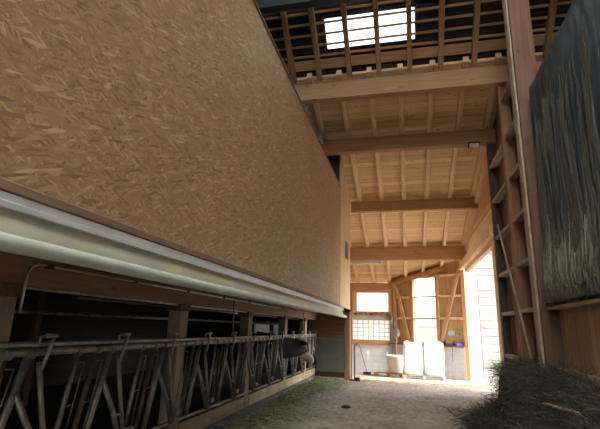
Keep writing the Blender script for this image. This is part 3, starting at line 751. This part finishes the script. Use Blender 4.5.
# sheathing with the tall window gap left open between x=.33 and 1.18
s_a, s_b = sx(1.18), sx(.34)
bm = bmesh.new()
def cpoly(s0, s1, z0):
    P = [(s0,z0),(s1,z0),(s1,croof(s1)+.2),(s0,croof(s0)+.2)]
    A = [bm.verts.new(CP(s,z,-.08)) for s,z in P]; B = [bm.verts.new(CP(s,z,-.05)) for s,z in P]
    bm.faces.new(A); bm.faces.new(B)
    for i in range(4): bm.faces.new((A[i],A[(i+1)%4],B[(i+1)%4],B[i]))
cpoly(-.05, s_a, .92); cpoly(s_b, CL+.1, .92); cpoly(s_a, s_b, 3.62)
tag(obj('wall_back_slant_boards', bm, 'sheath_v'), kind='structure')
cn_t = (CN.x, CN.y, 0)
def ct(name, s0, z0, s1, z1, w, off, mat, label, cat, d=.12):
    t = timber(name, CP(s0,z0,off), CP(s1,z1,off), w, d, mat, up=cn_t); 
    return tag(t, label, cat, 'timbers of the slanted rear wall')
s_c, s_stud, s_l, s_e = .05, sx(1.25), sx(.27), sx(-.45)
ct('stud', s_c, -.26, s_c, croof(s_c), .16, .02, 'pine', 'orange corner stud at the right end of the slanted rear wall', 'stud')
ct('stud', s_stud, .92, s_stud, croof(s_stud), .13, .02, 'pine', 'orange stud right of the tall rear window opening', 'stud')
ct('stud', s_l, .92, s_l, croof(s_l), .13, .02, 'pine', 'orange stud left of the tall rear window opening', 'stud')
ct('stud', s_e, .92, s_e, croof(s_e), .14, .02, 'pine', 'orange stud at the left end of the slanted rear wall', 'stud')
for z, nm in ((3.68,'top'),(2.85,'middle'),(1.98,'lower')):
    ct('wall_rail', s_c+.08, z, s_stud-.07, z, .09, .01, 'pale', f'{nm} rail between corner stud and window stud, rear right', 'rail', .1)
    if z < 3.3: ct('wall_rail', s_l+.07, z, s_e-.08, z, .09, .01, 'pale', f'{nm} rail left of the tall rear window opening', 'rail', .1)
    ct('window_rail', s_stud+.07, z, s_l-.07, z, .06, .0, 'pine', f'{nm} rail crossing the tall rear window opening', 'rail', .08)
ct('brace', sx(2.12), 3.95, sx(1.33), 1.0, .14, .07, 'pine', 'orange diagonal brace right of the tall rear window, rising to the corner', 'brace', .06)
ct('brace', sx(-.34), 3.25, sx(.14), 1.0, .13, .07, 'pine', 'orange diagonal brace left of the tall rear window', 'brace', .06)
ct('roof_edge_beam', CL-.12, croof(CL)-.08, sx(1.6), croof(sx(1.6))-.05, .20, .09, 'beam', 'sloping orange beam along the top of the slanted rear wall', 'beam', .12)
t = timber('bench_shelf', CP(.1,.93,.06), CP(CL-.05,.93,.06), .05, .3, 'brown', up=cn_t); tag(t, 'dark wooden shelf along the top of the rear block wall', 'shelf')
# pictures / prints on the boards
for i, (xx, zz, ww, hh, mt, lb) in enumerate(((1.66,1.43,.26,.17,'teal','small turquoise print pinned on the rear right boards'),(1.93,1.47,.24,.24,'green','small dark green print pinned on the rear right boards'))):
    s = sx(xx); bm = bmesh.new(); cbox(bm, s-ww/2, s+ww/2, -.045, -.02, zz-hh/2, zz+hh/2); o = obj('print', bm, mt); tag(o, lb, 'print')
# tools on the shelf
tl = [('blue_box', 2.0, 'blue'), ('oil_can', 1.78, 'black'), ('tool_tin', 1.62, 'grey'), ('oil_can', 1.48, 'black'), ('tool_tin', 1.36,'redbrown')]
lbl = ['small blue plastic box on the right end of the rear shelf','dark can on the rear shelf, next left of the blue box','grey tin in the middle of the rear shelf tools','dark can on the rear shelf, left of the grey tin','reddish tin at the left of the rear shelf tools']
for (nm, xx, mt), lb in zip(tl, lbl):
    p = CP(sx(xx), .955, .08); bm = bmesh.new()
    if nm == 'blue_box': box(bm,-.14,.14,-.07,.07,0,.10,.015); box(bm,-.145,.145,-.075,.075,.085,.10); box(bm,-.05,.05,-.01,.01,.10,.13)
    elif nm == 'oil_can': lathe(bm, [(.05,0),(.055,.01),(.055,.11),(.03,.14),(.015,.19),(.012,.21)], seg=12)
    else: lathe(bm, [(.05,0),(.06,.01),(.06,.09),(.064,.09),(.064,.105),(.05,.105)], seg=14)
    o = obj(nm, bm, mt, loc=p); tag(o, lb, 'box' if 'box' in nm else 'can')
s = sx(1.80); t = tubeobj('hanging_cord', [CP(s,.90,.24), CP(s+.01,.6,.25), CP(s,.42,.25), CP(s+.03,.38,.25)], .012, 'black'); tag(t, 'dark cord hanging from the rear shelf over the white block wall', 'cord')
bm = bmesh.new(); cbox(bm, .1, .16, .02, .10, -.26, .9); o = obj('corner_board', bm, 'pale'); tag(o, 'narrow pale upright board at the right end of the block wall', 'board')

# ------------------------------------------------------------------ rear room contents
def pallet(name, x0, x1, y0, y1, mat, label):
    gz_ = min(ground_z(y0), ground_z(y1)); p = empty(name, ((x0+x1)/2, (y0+y1)/2, ground_z((y0+y1)/2)), label, 'pallet')
    hw, hd = (x1-x0)/2, (y1-y0)/2
    bm = bmesh.new()
    n_ = 6
    for i in range(n_):
        yy = -hd + (2*hd-.1)*i/(n_-1); box(bm, -hw, hw, yy, yy+.1, .115, .14)
    for i in range(3):
        xx = -hw + (2*hw-.1)*i/2; box(bm, xx, xx+.1, -hd, hd, .0, .022)
    obj('deck', bm, mat, p)
    for i in range(3):
        for j in range(3):
            xx = -hw + (2*hw-.12)*i/2; yy = -hd+(2*hd-.12)*j/2
            bm = bmesh.new(); box(bm, xx, xx+.12, yy, yy+.12, .022, .115, .004); obj('block_foot', bm, mat, p)
    p.rotation_euler.x = -math.atan(.0607)
    return p
pallet('pallet', -.18, 1.28, 16.95, 17.95, 'fencew', 'pale pallet under the two white bulk bags')
pallet('pallet', -1.28, -.22, 18.0, 18.9, 'beam', 'reddish wooden pallet under the ivory tub')
def bulk_bag(name, cx_, cy_, w_, h_, label, seed):
    zb_ = ground_z(cy_)+.165
    p = empty(name, (cx_, cy_, zb_), label, 'bag', 'white bulk bags on the pallet')
    bm = bmesh.new(); bmesh.ops.create_cube(bm, size=1); bmesh.ops.subdivide_edges(bm, edges=bm.edges[:], cuts=9, use_grid_fill=True)
    for v in bm.verts:
        x, y, z = v.co*2
        r = 1/max(1e-6, (abs(x)**5+abs(y)**5+abs(z)**5*.3)**.2); r = min(r, 1.12)
        bul = 1 + .06*math.cos(z*1.4)
        nz = mnoise.noise(Vector((x*2+seed, y*2, z*2)))*.03
        v.co = Vector((x*min(1,r)*w_/2*bul*(1+nz), y*min(1,r)*w_/2*bul*(1+nz), (z*min(1.0,r+.08)+1)*h_/2 + (.05*mnoise.noise(Vector((x*2.2,y*2.2,seed))) if z > .8 else 0)))
    zmin = min(v.co.z for v in bm.verts)
    for v in bm.verts: v.co.z -= zmin
    obj('bag_body', bm, 'white', p, smooth=True)
    for sx_ in (-1,1):
        for sy_ in (-1,1):
            bm = bmesh.new(); a = .36*w_
            tube(bm, [(sx_*a,sy_*a,h_*.94),(sx_*a*.98,sy_*a*.9,h_*1.03),(sx_*a*.8,sy_*a*.85,h_*1.045),(sx_*a*.6,sy_*a*.9,h_*.95)], .02, 6); obj('lifting_loop', bm, 'white', p)
    return p
bulk_bag('bulk_bag', .185, 17.4, .665, 1.10, 'left of the two white bulk bags on the pale pallet', 1.3)
bulk_bag('bulk_bag', .925, 17.4, .665, 1.10, 'right of the two white bulk bags on the pale pallet', 5.7)
# ivory tub holding a shovel
zt_ = ground_z(18.4)+.165
tb = empty('tub', (-.47, 18.4, zt_), 'ivory plastic tub on the reddish pallet, left of the bulk bags', 'tub')
bm = bmesh.new(); lathe(bm, [(.0,.0),(.235,.0),(.25,.02),(.345,.58),(.375,.60),(.375,.63),(.33,.63),(.315,.58),(.225,.05),(0,.05)], seg=26); obj('tub_body', bm, 'bucket', tb)
for a in (.6, 2.6):
    bm = bmesh.new(); c_, s_ = math.cos(a)*.37, math.sin(a)*.37
    tube(bm, [(c_*.97,s_*.97,.60),(c_*1.05,s_*1.05,.67),(c_*1.02,s_*1.02,.72)], .012, 6); obj('tub_handle', bm, 'bucket', tb)
sh = empty('shovel', (-.44, 18.45, zt_+.06), 'long-handled shovel standing in the ivory tub, blade upward', 'shovel')
bm = bmesh.new(); tube(bm, [(-.05,-.05,0),(-.01,.2,.7),(.02,.55,1.30)], .02, 8); obj('handle', bm, 'brown', sh)
bm = bmesh.new()
rim = []
for j in range(7):
    t_ = j/6; wd = .13*math.sin(math.pi*(.22+.70*t_))+.02
    rim.append([bm.verts.new((.02+wd*(i/3-1), .55+.03*((i/3-1)**2)-.02+.16*t_, 1.26+.36*t_)) for i in range(7)])
for a, b_ in zip(rim, rim[1:]):
    for i in range(6): bm.faces.new((a[i],a[i+1],b_[i+1],b_[i]))
ex = bmesh.ops.solidify(bm, geom=bm.faces[:], thickness=.006); obj('blade', bm, 'steelb', sh, smooth=True)
rp = empty('rope_coil', (-.52, 19.88, 1.80), 'grey rope coil hanging on the grey post beside the grid window', 'rope')
bm = bmesh.new()
pts = []
for k in range(61):
    a = 2*math.pi*k/20; r = .15 + .012*math.sin(k*1.7); pts.append((r*math.cos(a), -.02*(k/20)+.02, r*1.1*math.sin(a)))
tube(bm, pts, .018, 6, caps=True); obj('coil', bm, 'grey', rp)
bm = bmesh.new(); tube(bm, [(0,-.02,-.16),(.01,-.03,-.5),(-.02,-.03,-.78)], .016, 6); obj('rope_tail', bm, 'weath', rp)
bm = bmesh.new(); tube(bm, [(0,.06,.17),(0,-.05,.17)], .012, 6); obj('peg', bm, 'black', rp)
# black iron stand and leaning rod by the corner post
st = empty('iron_stand', (-1.55, 13.75, 0), 'black iron pole on a flat foot, at the brown corner post', 'stand')
bm = bmesh.new(); tube(bm, [(0,0,.04),(0,0,1.02)], .018, 8); obj('pole', bm, 'black', st)
bm = bmesh.new(); box(bm, -.14,.16,-.10,.10,0,.04,.008); box(bm, .02,.15,-.08,.08,.04,.10,.01); obj('foot', bm, 'black', st)
bm = bmesh.new(); tube(bm, [(0,0,1.0),(.05,0,1.05),(.09,0,1.0)], .016, 6); obj('hook', bm, 'black', st)
brm = empty('broom', (-2.02, 19.5, ground_z(19.5)), 'thin broom leaning on the rear block wall below the grid window', 'broom')
bm = bmesh.new(); tube(bm, [(.38,-.3,.08),(-.05,.50,1.22)], .018, 8); obj('handle', bm, 'grey', brm)
bm = bmesh.new(); box(bm, .22,.54,-.36,-.28,.07,.12,.008); obj('head', bm, 'black', brm)
bm = bmesh.new()
for i in range(22):
    x = .23 + .3*i/21
    for yy in (-.345,-.32,-.295): tube(bm, [(x,yy,.07),(x+random.uniform(-.01,.01),yy,0.0)], .006, 4)
obj('bristles', bm, 'black', brm)
# lamps
fl = empty('floodlight', (1.80, Y2-.02, zr(Y2)-.43), 'small rectangular floodlight under the right end of the second cross beam', 'lamp')
bm = bmesh.new(); box(bm, -.14,.14,-.16,.0,-.13,-.05,.012); 
for i in range(6): box(bm, -.12+.045*i, -.11+.045*i, -.15, .0, -.05, -.02)
obj('lamp_body', bm, 'black', fl)
bm = bmesh.new(); box(bm, -.115,.115,-.14,-.02,-.137,-.129); obj('lens', bm, 'lens', fl)
bm = bmesh.new(); box(bm, -.155,-.143,-.09,-.06,-.1,.0); box(bm, .143,.155,-.09,-.06,-.1,.0); box(bm,-.155,.155,-.09,-.06,-.002,.01); obj('bracket', bm, 'grey', fl)
fl.rotation_euler.x = -.75
tl_ = empty('fluorescent_light', (-1.6, Y4+.15, zr(Y4)-.5), 'white fluorescent batten light under the left of the farthest cross beam', 'lamp')
bm = bmesh.new(); box(bm, -.65,.70,-.05,.05,-.07,-.01,.008); obj('lamp_body', bm, 'whitepaint', tl_)
bm = bmesh.new(); tube(bm, [(-.62,0,-.10),(.66,0,-.10)], .02, 8); obj('lamp_tube', bm, 'white', tl_)
for a_ in ((-.66,-.60,-.03,.03,-.12,-.07),(.64,.71,-.03,.03,-.12,-.07)):
    bm = bmesh.new(); box(bm, *a_); obj('lamp_holder', bm, 'whitepaint', tl_)
for a_ in ((-.3,-.27,-.02,.02,-.01,.06),(.3,.33,-.02,.02,-.01,.06)):
    bm = bmesh.new(); box(bm, *a_); obj('lamp_bracket', bm, 'whitepaint', tl_)

# ------------------------------------------------------------------ tarp with hanging stalks, hay
bm = bmesh.new(); ny_, nz_ = 150, 46; g = []
YT0, YT1, ZT0, ZT1 = 2.2, 7.46, 1.93, 5.58
def tarp_x(y, z):
    f = (ZT1-z)/(ZT1-ZT0)
    return XW-.05 - .04*f + .05*f*math.sin(y*7.3+1.5*math.sin(y*2.1)) + .05*min(1,f*4+.1)*mnoise.noise(Vector((y*2.6,z*.45,1.7))) + .02*mnoise.noise(Vector((y*7,z*2.0,4.0)))
for i in range(ny_+1):
    y = YT0+(YT1-YT0)*i/ny_
    g.append([bm.verts.new((tarp_x(y, ZT0+(ZT1-ZT0)*j/nz_), y + .02*mnoise.noise(Vector((y,j*.2,0))), ZT0+(ZT1-ZT0)*j/nz_ )) for j in range(nz_+1)])
for i in range(ny_):
    for j in range(nz_): bm.faces.new((g[i][j],g[i][j+1],g[i+1][j+1],g[i+1][j]))
# fold over the top of the stack
for i in range(ny_):
    a, b_ = g[i][nz_], g[i+1][nz_]
    if i == 0: back = [bm.verts.new((XW+.55, v_[nz_].co.y, v_[nz_].co.z-.05)) for v_ in g]
    bm.faces.new((a, b_, back[i+1], back[i]))
tp = obj('tarp', bm, 'tarp', smooth=True); tag(tp, 'large dark blue-black tarp hanging over the stacked hay at the right', 'tarp')
def hang(i):
    clump = random.random()
    y = random.choice((7.3,7.05,6.8,6.6,6.3,6.1,5.85,5.6,5.2,4.8,4.4,4.0,3.6,3.2,2.8)) + random.gauss(0,.075) if clump < .92 else random.uniform(2.4,7.42)
    if y > 7.44: return None
    z0 = 2.1+3.0*random.random()**1.7 if random.random() < .6 else random.uniform(2.0,3.0)
    L = random.uniform(.35,1.5)
    z1 = max(1.95, z0-L)
    if z0-z1 < .1: return None
    pts = []; dy = random.gauss(0,.05); 
    for k in range(5):
        t_ = k/4; z = z0+(z1-z0)*t_
        low = max(0, (2.75-z)/.8)
        pts.append(Vector((tarp_x(y,z)-.012-.10*low*abs(math.sin(y*4.2+.5))*random.uniform(.4,1), y+dy*t_+.05*low*math.sin(i), z)))
    tone = random.uniform(0,.75)*(.3 if z0 > 3.3 else 1) + .15*random.random()
    return pts, min(1,tone)
o = ribbons('hanging_hay', hang, 4600, 'haydry', .0045); tag(o, 'pale dry grass stalks hanging down over the dark tarp', 'hay', kind='stuff')
def tuft(i):
    y = min(7.38, random.choice((7.2,6.95,6.7,6.35,6.0,5.6))+random.gauss(0,.10)); z0 = 2.1+.55*abs(math.sin(y*4.2+.5))*random.random()**.7+.25*random.random()**3; z1 = random.uniform(1.94,2.1)
    x0 = tarp_x(y,z0)-.03-.09*abs(math.sin(y*4.2+.5)); pts = [Vector((x0,y,z0)), Vector((x0-.03,y+random.gauss(0,.05),(z0+z1)/2)), Vector((x0-.01,y+random.gauss(0,.09),z1))]
    return pts, random.uniform(.15,.9)
o = ribbons('hay_tuft', tuft, 2200, 'haydry', .0055); tag(o, 'bushy pale grass ends resting on the wooden ledge under the tarp', 'hay', kind='stuff')

# hay heap: height field on the floor + an upper roll against the wall
def sstep(a, b_, x):
    t_ = max(0, min(1, (x-a)/(b_-a))); return t_*t_*(3-2*t_)
def heap_h(x, y):
    edge = .86 + .06*math.sin(y*2.1) + .44*sstep(8.4, 10.3, y)
    low = .42*sstep(edge, edge+.95, x) * (1-sstep(8.7,9.9,y))
    xe = 1.40 + .04*math.sin(y*3.3)
    h2 = .95 + .04*math.sin(y*1.7+1) + .03*math.sin(y*4.1)
    steep = sstep(xe-.03, xe+.16, x)*(1-sstep(8.5,8.75,y))
    slope = sstep(.95, 2.15, x)
    k = sstep(6.7, 7.6, y)
    return max(low, (steep*k + slope*(1-k))*h2)
def heap_n(x, y): return heap_h(x,y) + .05*mnoise.noise(Vector((x*5,y*5,0)))*(1 if heap_h(x,y) > .02 else 0) + .025*mnoise.noise(Vector((x*14,y*14,2)))*(1 if heap_h(x,y) > .02 else 0)
bm = bmesh.new(); nx_, ny_ = 56, 190; g = []
for i in range(nx_+1):
    x = .7 + (2.20-.7)*i/nx_
    g.append([bm.verts.new((x, 2.6+7.5*j/ny_, heap_n(x, 2.6+7.5*j/ny_)-.004)) for j in range(ny_+1)])
for i in range(nx_):
    for j in range(ny_):
        q = (g[i][j],g[i+1][j],g[i+1][j+1],g[i][j+1])
        if max(v.co.z for v in q) > .012: bm.faces.new(q)
bmesh.ops.delete(bm, geom=[v for v in bm.verts if not v.link_faces], context='VERTS')
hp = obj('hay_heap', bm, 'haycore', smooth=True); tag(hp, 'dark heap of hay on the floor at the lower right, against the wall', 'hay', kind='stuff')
def hayb(i):
    x = random.uniform(.72,2.18); y = random.uniform(3.2,9.9)
    hh = heap_h(x,y)
    if hh < .015 and random.random() > .12: return None
    z = heap_n(x,y)+.004
    # also clothe the steep side of the upper roll
    if 1.36 < x < 1.62 and random.random() < .9 and 7.3 < y < 8.7: z = random.uniform(.3, 1.0)*max(.4,heap_h(1.62,y)); x = 1.40+.05*math.sin(y*3.3)+random.uniform(-.03,.05)
    d = Vector((random.gauss(0,1),random.gauss(0,1),random.gauss(0,.45))).normalized(); L = random.uniform(.08,.34)
    up = Vector((0,0,random.uniform(0,.05)))
    p0 = Vector((x,y,z)); p = [p0, p0+d*L*.5+up, p0+d*L+Vector((0,0,-.03+.06*random.random()))]
    for q in p: q.z = max(q.z, .006)
    return p, min(1, random.random()**1.5 + (.1 if random.random() < .1 else 0))
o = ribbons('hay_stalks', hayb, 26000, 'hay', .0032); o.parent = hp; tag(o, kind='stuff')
# fork lying in the hay
fk = empty('hay_fork', (1.63, 6.4, .66), 'hay fork with wooden handle stuck in the hay heap at lower right', 'fork')
bm = bmesh.new(); tube(bm, [(0,0,0),(.14,-.95,.03)], .021, 10); obj('handle', bm, 'handle', fk)
bm = bmesh.new(); tube(bm, [(.14,-.95,.03),(.15,-1.03,.03)], .026, 10); obj('ferrule', bm, 'black', fk)
for k in range(3):
    bm = bmesh.new(); a = (k-1)*.07; tube(bm, [(.15,-1.03,.03),(.15+a,-1.08,.02),(.17+a,-1.32,-.06)], .006, 6); obj('tine', bm, 'steelb', fk)

# scattered chaff in the feed lane
def chaff(i):
    t_ = random.random(); y = 4.5 + 9.6*t_**.8
    wmax = 1.05 + .35*math.sin(y*1.1) 
    x = XF+.15 + abs(random.gauss(0,.42))*wmax
    if x > -.9: return None
    dens = mnoise.noise(Vector((x*1.1,y*.8,5.0)))
    if dens < -.15 and random.random() < .8: return None
    z = .006 + (.05*random.random()*max(0,dens+.1)) + (max(0,.075*(1-(x-XF-.04)/.18)) if x < XF+.22 else 0)
    d = Vector((random.gauss(0,1),random.gauss(0,1),random.gauss(0,.18))).normalized(); L = random.uniform(.03,.16)
    p0 = Vector((x,y,z)); p = [p0, p0+d*L*.5+Vector((0,0,.012)), p0+d*L]
    for q in p: q.z = max(q.z,.004)
    return p, random.random()**1.2
o = ribbons('loose_hay', chaff, 16000, 'chaff', .0042); tag(o, 'loose green hay and chaff strewn along the feed fence', 'hay', kind='stuff')
def straw(i):
    x = random.uniform(-1.5,2.0); y = random.uniform(13.4,14.5) if random.random() < .6 else random.uniform(5,13)
    if x > .6 and 4 < y < 10.6: return None
    d = Vector((random.gauss(0,1),random.gauss(0,.4),0)).normalized(); L = random.uniform(.03,.14); p0 = Vector((x,y,ground_z(y)+.008))
    return [p0, p0+d*L*.5+Vector((0,0,.006)), p0+d*L+Vector((0,0,ground_z(y+d.y*L)-ground_z(y)))], random.random()
o = ribbons('loose_straw', straw, 1400, 'chaff', .004); tag(o, 'sparse straw bits across the concrete floor and ramp edge', 'straw', kind='stuff')
bm = bmesh.new(); bmesh.ops.create_icosphere(bm, subdivisions=3, radius=1)
for v in bm.verts:
    k_ = 1+.35*mnoise.noise(v.co*2.2); v.co = Vector((v.co.x*.085*k_, v.co.y*.075*k_, max(-.3,v.co.z)*.04*k_+.012))
o = obj('dung_clump', bm, 'dung', smooth=True, loc=(-1.2,9.12,0)); tag(o, 'small dark clump lying alone on the concrete floor', 'clump')
# tufts on top of the strand board
for k_, (yy, lb) in enumerate(((7.2,'nearer'),(8.5,'farther'))):
    def topt(i):
        p0 = Vector((XO-.04+random.uniform(-.06,.04), yy+random.gauss(0,.22), 5.36)); d = Vector((random.uniform(-.1,.5),random.gauss(0,.5),random.uniform(-.2,1))).normalized()
        L = random.uniform(.05,.2); return [p0, p0+d*L*.6, p0+d*L+Vector((.03,0,-.03))], random.random()
    o = ribbons('hay_tuft', topt, 220, 'haydry', .005); tag(o, f'small hay tuft on the top edge of the strand-board wall, the {lb} one', 'hay', kind='stuff')

# ------------------------------------------------------------------ cow putting its head through the fence
def skin_mesh(name, verts, edges, radii, root, levels=2):
    me = bpy.data.meshes.new(name); me.from_pydata(verts, edges, []); o = bpy.data.objects.new(name, me); COL.objects.link(o)
    md = o.modifiers.new('skin', 'SKIN'); md.use_smooth_shade = True
    for i, r in enumerate(radii):
        sv = me.skin_vertices[0].data[i]; sv.radius = r if isinstance(r, tuple) else (r, r); sv.use_root = (i == root)
    o.modifiers.new('sub', 'SUBSURF').levels = levels
    o.modifiers['sub'].render_levels = levels
    dg = bpy.context.evaluated_depsgraph_get(); me2 = bpy.data.meshes.new_from_object(o.evaluated_get(dg))
    o.modifiers.clear(); o.data = me2; me2.name = name
    for p in me2.polygons: p.use_smooth = True
    return o
CY = 10.20
V_ = []; E_ = []; R_ = []
def sv(p, r, par=None):
    V_.append((p[0],p[1],p[2])); R_.append(r); i = len(V_)-1
    if par is not None: E_.append((par,i))
    return i
pel = sv((-5.2,CY-.12,1.12),(.36,.36))
mid = sv((-4.6,CY-.10,1.04),(.42,.44),pel)
che = sv((-3.95,CY-.08,1.03),(.36,.42),mid)
nk0 = sv((-3.45,CY-.04,1.06),(.22,.34),che)
nk1 = sv((-3.05,CY+.08,1.02),(.17,.33),nk0)
nk2 = sv((-2.80,CY+.34,1.0),(.16,.26),nk1)
pol = sv((-2.64,CY+.60,1.06),(.14,.165),nk2)
fac = sv((-2.54,CY+.77,.94),(.14,.165),pol)
mz0 = sv((-2.43,CY+.90,.80),(.115,.12),fac)
mz1 = sv((-2.345,CY+.98,.69),(.108,.105),mz0)
mz2 = sv((-2.31,CY+1.01,.645),(.075,.07),mz1)
HA, HB = Vector((-2.64,CY+.60,1.06)), Vector((-2.31,CY+1.01,.645))
HD = (HB-HA).normalized(); HS = HD.cross(Vector((0,0,1))).normalized(); HF = HS.cross(HD).normalized()
for sgn in (-1,1):
    q = [HA+HF*.10+HS*sgn*k for k in (.17,.27,.35)]
    e0 = sv(q[0],.05,pol); e1 = sv(q[1]-Vector((0,0,.02)),.065,e0); sv(q[2]-Vector((0,0,.05)),.025,e1)
    a = sv((-3.88,CY-.08+sgn*.22,.72),(.12,.13),che); b_ = sv((-3.88,CY-.08+sgn*.22,.45),.075,a); c_ = sv((-3.87,CY-.08+sgn*.22,.13),.06,b_); sv((-3.84,CY-.08+sgn*.22,.07),.07,c_)
    a = sv((-5.28,CY-.12+sgn*.22,.80),(.16,.19),pel); b_ = sv((-5.20,CY-.12+sgn*.22,.60),.10,a); c_ = sv((-5.38,CY-.12+sgn*.22,.42),.07,b_); d_ = sv((-5.34,CY-.12+sgn*.22,.13),.06,c_); sv((-5.30,CY-.12+sgn*.22,.07),.07,d_)
t1 = sv((-5.56,CY-.12,1.2),.05,pel); t2 = sv((-5.64,CY-.12,.8),.03,t1); sv((-5.64,CY-.12,.45),.05,t2)
cow_root = skin_mesh('cow', V_, E_, R_, pel)
cow_root.data.materials.clear(); cow_root.data.materials.append(M['hide']); cow_root.data.materials.append(M['muzzle'])
for p in cow_root.data.polygons:
    d_ = p.center-HA; t_ = d_.dot(HD)/(HB-HA).length
    if p.center.x > -2.85 and (t_ - 1.0*d_.dot(HF) > .46 or t_ > .78 or (t_ > .12 and d_.dot(HF) > .04 and abs(d_.dot(HS)) < .05)): p.material_index = 1
tag(cow_root, 'dark brown cow with a pale muzzle reaching its head through the feed fence', 'cow')
for sgn in (-1,1):
    e_ = HA + HD*.17 + HS*sgn*.125 + HF*.045
    bm = bmesh.new(); bmesh.ops.create_uvsphere(bm, u_segments=12, v_segments=8, radius=.024, matrix=Matrix.Translation(e_)); obj('eye', bm, 'eye', cow_root, smooth=True)
    e_ = HA + HD*.60 + HS*sgn*.035 + HF*.02
    bm = bmesh.new(); bmesh.ops.create_uvsphere(bm, u_segments=8, v_segments=6, radius=.014, matrix=Matrix.Translation(e_)); obj('nostril', bm, 'eye', cow_root, smooth=True)

# ------------------------------------------------------------------ outside
fe = empty('outbuilding', (8, 27, ground_z(27)), 'pale board-clad building outside beyond the right doorway', 'building')
bm = bmesh.new(); box(bm, -5.6, 9, .02, 5, 0, 7.2); obj('building_core', bm, 'brown', fe)
for k in range(17):
    bm = bmesh.new(); box(bm, -5.65, 9, -.02, .02, .05+.42*k, .05+.42*k+.39); obj('cladding_board', bm, 'fencew', fe)
prism('roof', [(-.6,7.1),(2.5,8.9),(5.6,7.1),(5.6,7.25),(2.5,9.08),(-.6,7.25)], 'tile', 'X', -6.2, 9.5, fe)
def shrub(name, c, r, n_, label):
    o = empty(name, c, label, 'shrub')
    bm = bmesh.new()
    for k in range(n_):
        a, b_ = random.uniform(0,6.28), random.uniform(.05,1.5); rr = r*random.uniform(.55,1)
        p = Vector((rr*math.cos(a)*math.cos(b_)*1.3, rr*math.sin(a)*math.cos(b_), rr*math.sin(b_)*.8+.1))
        d = Vector((random.gauss(0,1),random.gauss(0,1),random.gauss(0,1))).normalized()*.09; e = d.orthogonal().normalized()*.05
        q = [bm.verts.new(p-d), bm.verts.new(p+e), bm.verts.new(p+d), bm.verts.new(p-e)]; bm.faces.new(q)
    obj('foliage', bm, 'leaf', o)
    bm = bmesh.new()
    for k in range(5):
        a = k*1.25; tube(bm, [(0,0,0),(.4*r*math.cos(a),.4*r*math.sin(a),.6*r)], .02, 5)
    obj('stem', bm, 'brown', o)
shrub('shrub', (5.2, 25.5, ground_z(25.5)), .7, 900, 'low green shrub outside the right doorway, in front of the board fence')
lw = empty('garden_wall', (.6, 23.5, ground_z(23)), 'low pinkish wall outside the tall rear window', 'wall')
boxobj('wall_body', -3, 3.0, 23.4, 23.7, ground_z(23), .95, 'redbrown', lw)
boxobj('wall_cap', -3.05, 3.05, 23.35, 23.75, .95, 1.03, 'whitepaint', lw)
ln = tubeobj('wire', [(-1.5,25,3.0),(1.2,25,2.45),(4,25,1.7)], .015, 'black'); tag(ln, 'dark slack wire outside the tall rear window', 'wire')
for (x0_, x1_) in ((2.9,4.2),):
    t = tubeobj('outside_rail', [(2.75,16.4,.16),(4.0,15.2,.1)], .025, 'black'); tag(t, 'dark rod lying on the sunny ground outside the doorway', 'rod')

# ------------------------------------------------------------------ light
w = bpy.data.worlds.new('World'); S.world = w; w.use_nodes = True; nt = w.node_tree
bg = nt.nodes['Background']; sky = nt.nodes.new('ShaderNodeTexSky'); sky.sky_type = 'NISHITA'; sky.sun_disc = False
tosun = Vector((1.0,-.40,.78)).normalized()
sky.sun_elevation = math.asin(tosun.z); sky.sun_rotation = math.atan2(tosun.x, tosun.y); sky.air_density = 1.0; sky.dust_density = 3.0
hs = nt.nodes.new('ShaderNodeHueSaturation'); hs.inputs['Saturation'].default_value = .45
nt.links.new(sky.outputs[0], hs.inputs['Color']); nt.links.new(hs.outputs[0], bg.inputs[0]); bg.inputs[1].default_value = .30
sun = bpy.data.lights.new('sun', 'SUN'); sun.energy = 2.0; sun.angle = math.radians(.6); sun.color = (1,.94,.85)
so = bpy.data.objects.new('sun', sun); COL.objects.link(so); so.rotation_euler = tosun.to_track_quat('Z','Y').to_euler(); so.location = (8,10,12)

# ------------------------------------------------------------------ camera
cam = bpy.data.cameras.new('camera'); cam.sensor_width = 36; cam.lens = 437.1*36/600; cam.clip_start = .05; cam.clip_end = 400
co = bpy.data.objects.new('camera', cam); COL.objects.link(co); S.camera = co
yaw, pit, rol = math.radians(-13.72134), math.radians(14.4015), math.radians(1.671)
f = Vector((math.sin(yaw)*math.cos(pit), math.cos(yaw)*math.cos(pit), math.sin(pit)))
r = Vector((math.cos(yaw), -math.sin(yaw), 0)); u = r.cross(f)
r2 = r*math.cos(rol)+u*math.sin(rol); u2 = -r*math.sin(rol)+u*math.cos(rol)
co.matrix_world = Matrix(((r2.x,u2.x,-f.x,0),(r2.y,u2.y,-f.y,0),(r2.z,u2.z,-f.z,1.5),(0,0,0,1)))

vs_ = S.view_settings; vs_.view_transform = 'Standard'; vs_.look = 'None'; vs_.gamma = 1; vs_.use_curve_mapping = False; vs_.exposure = 1.95
S.cycles.max_bounces = 10; S.cycles.diffuse_bounces = 8; S.cycles.use_denoising = True; S.cycles.sample_clamp_indirect = 8
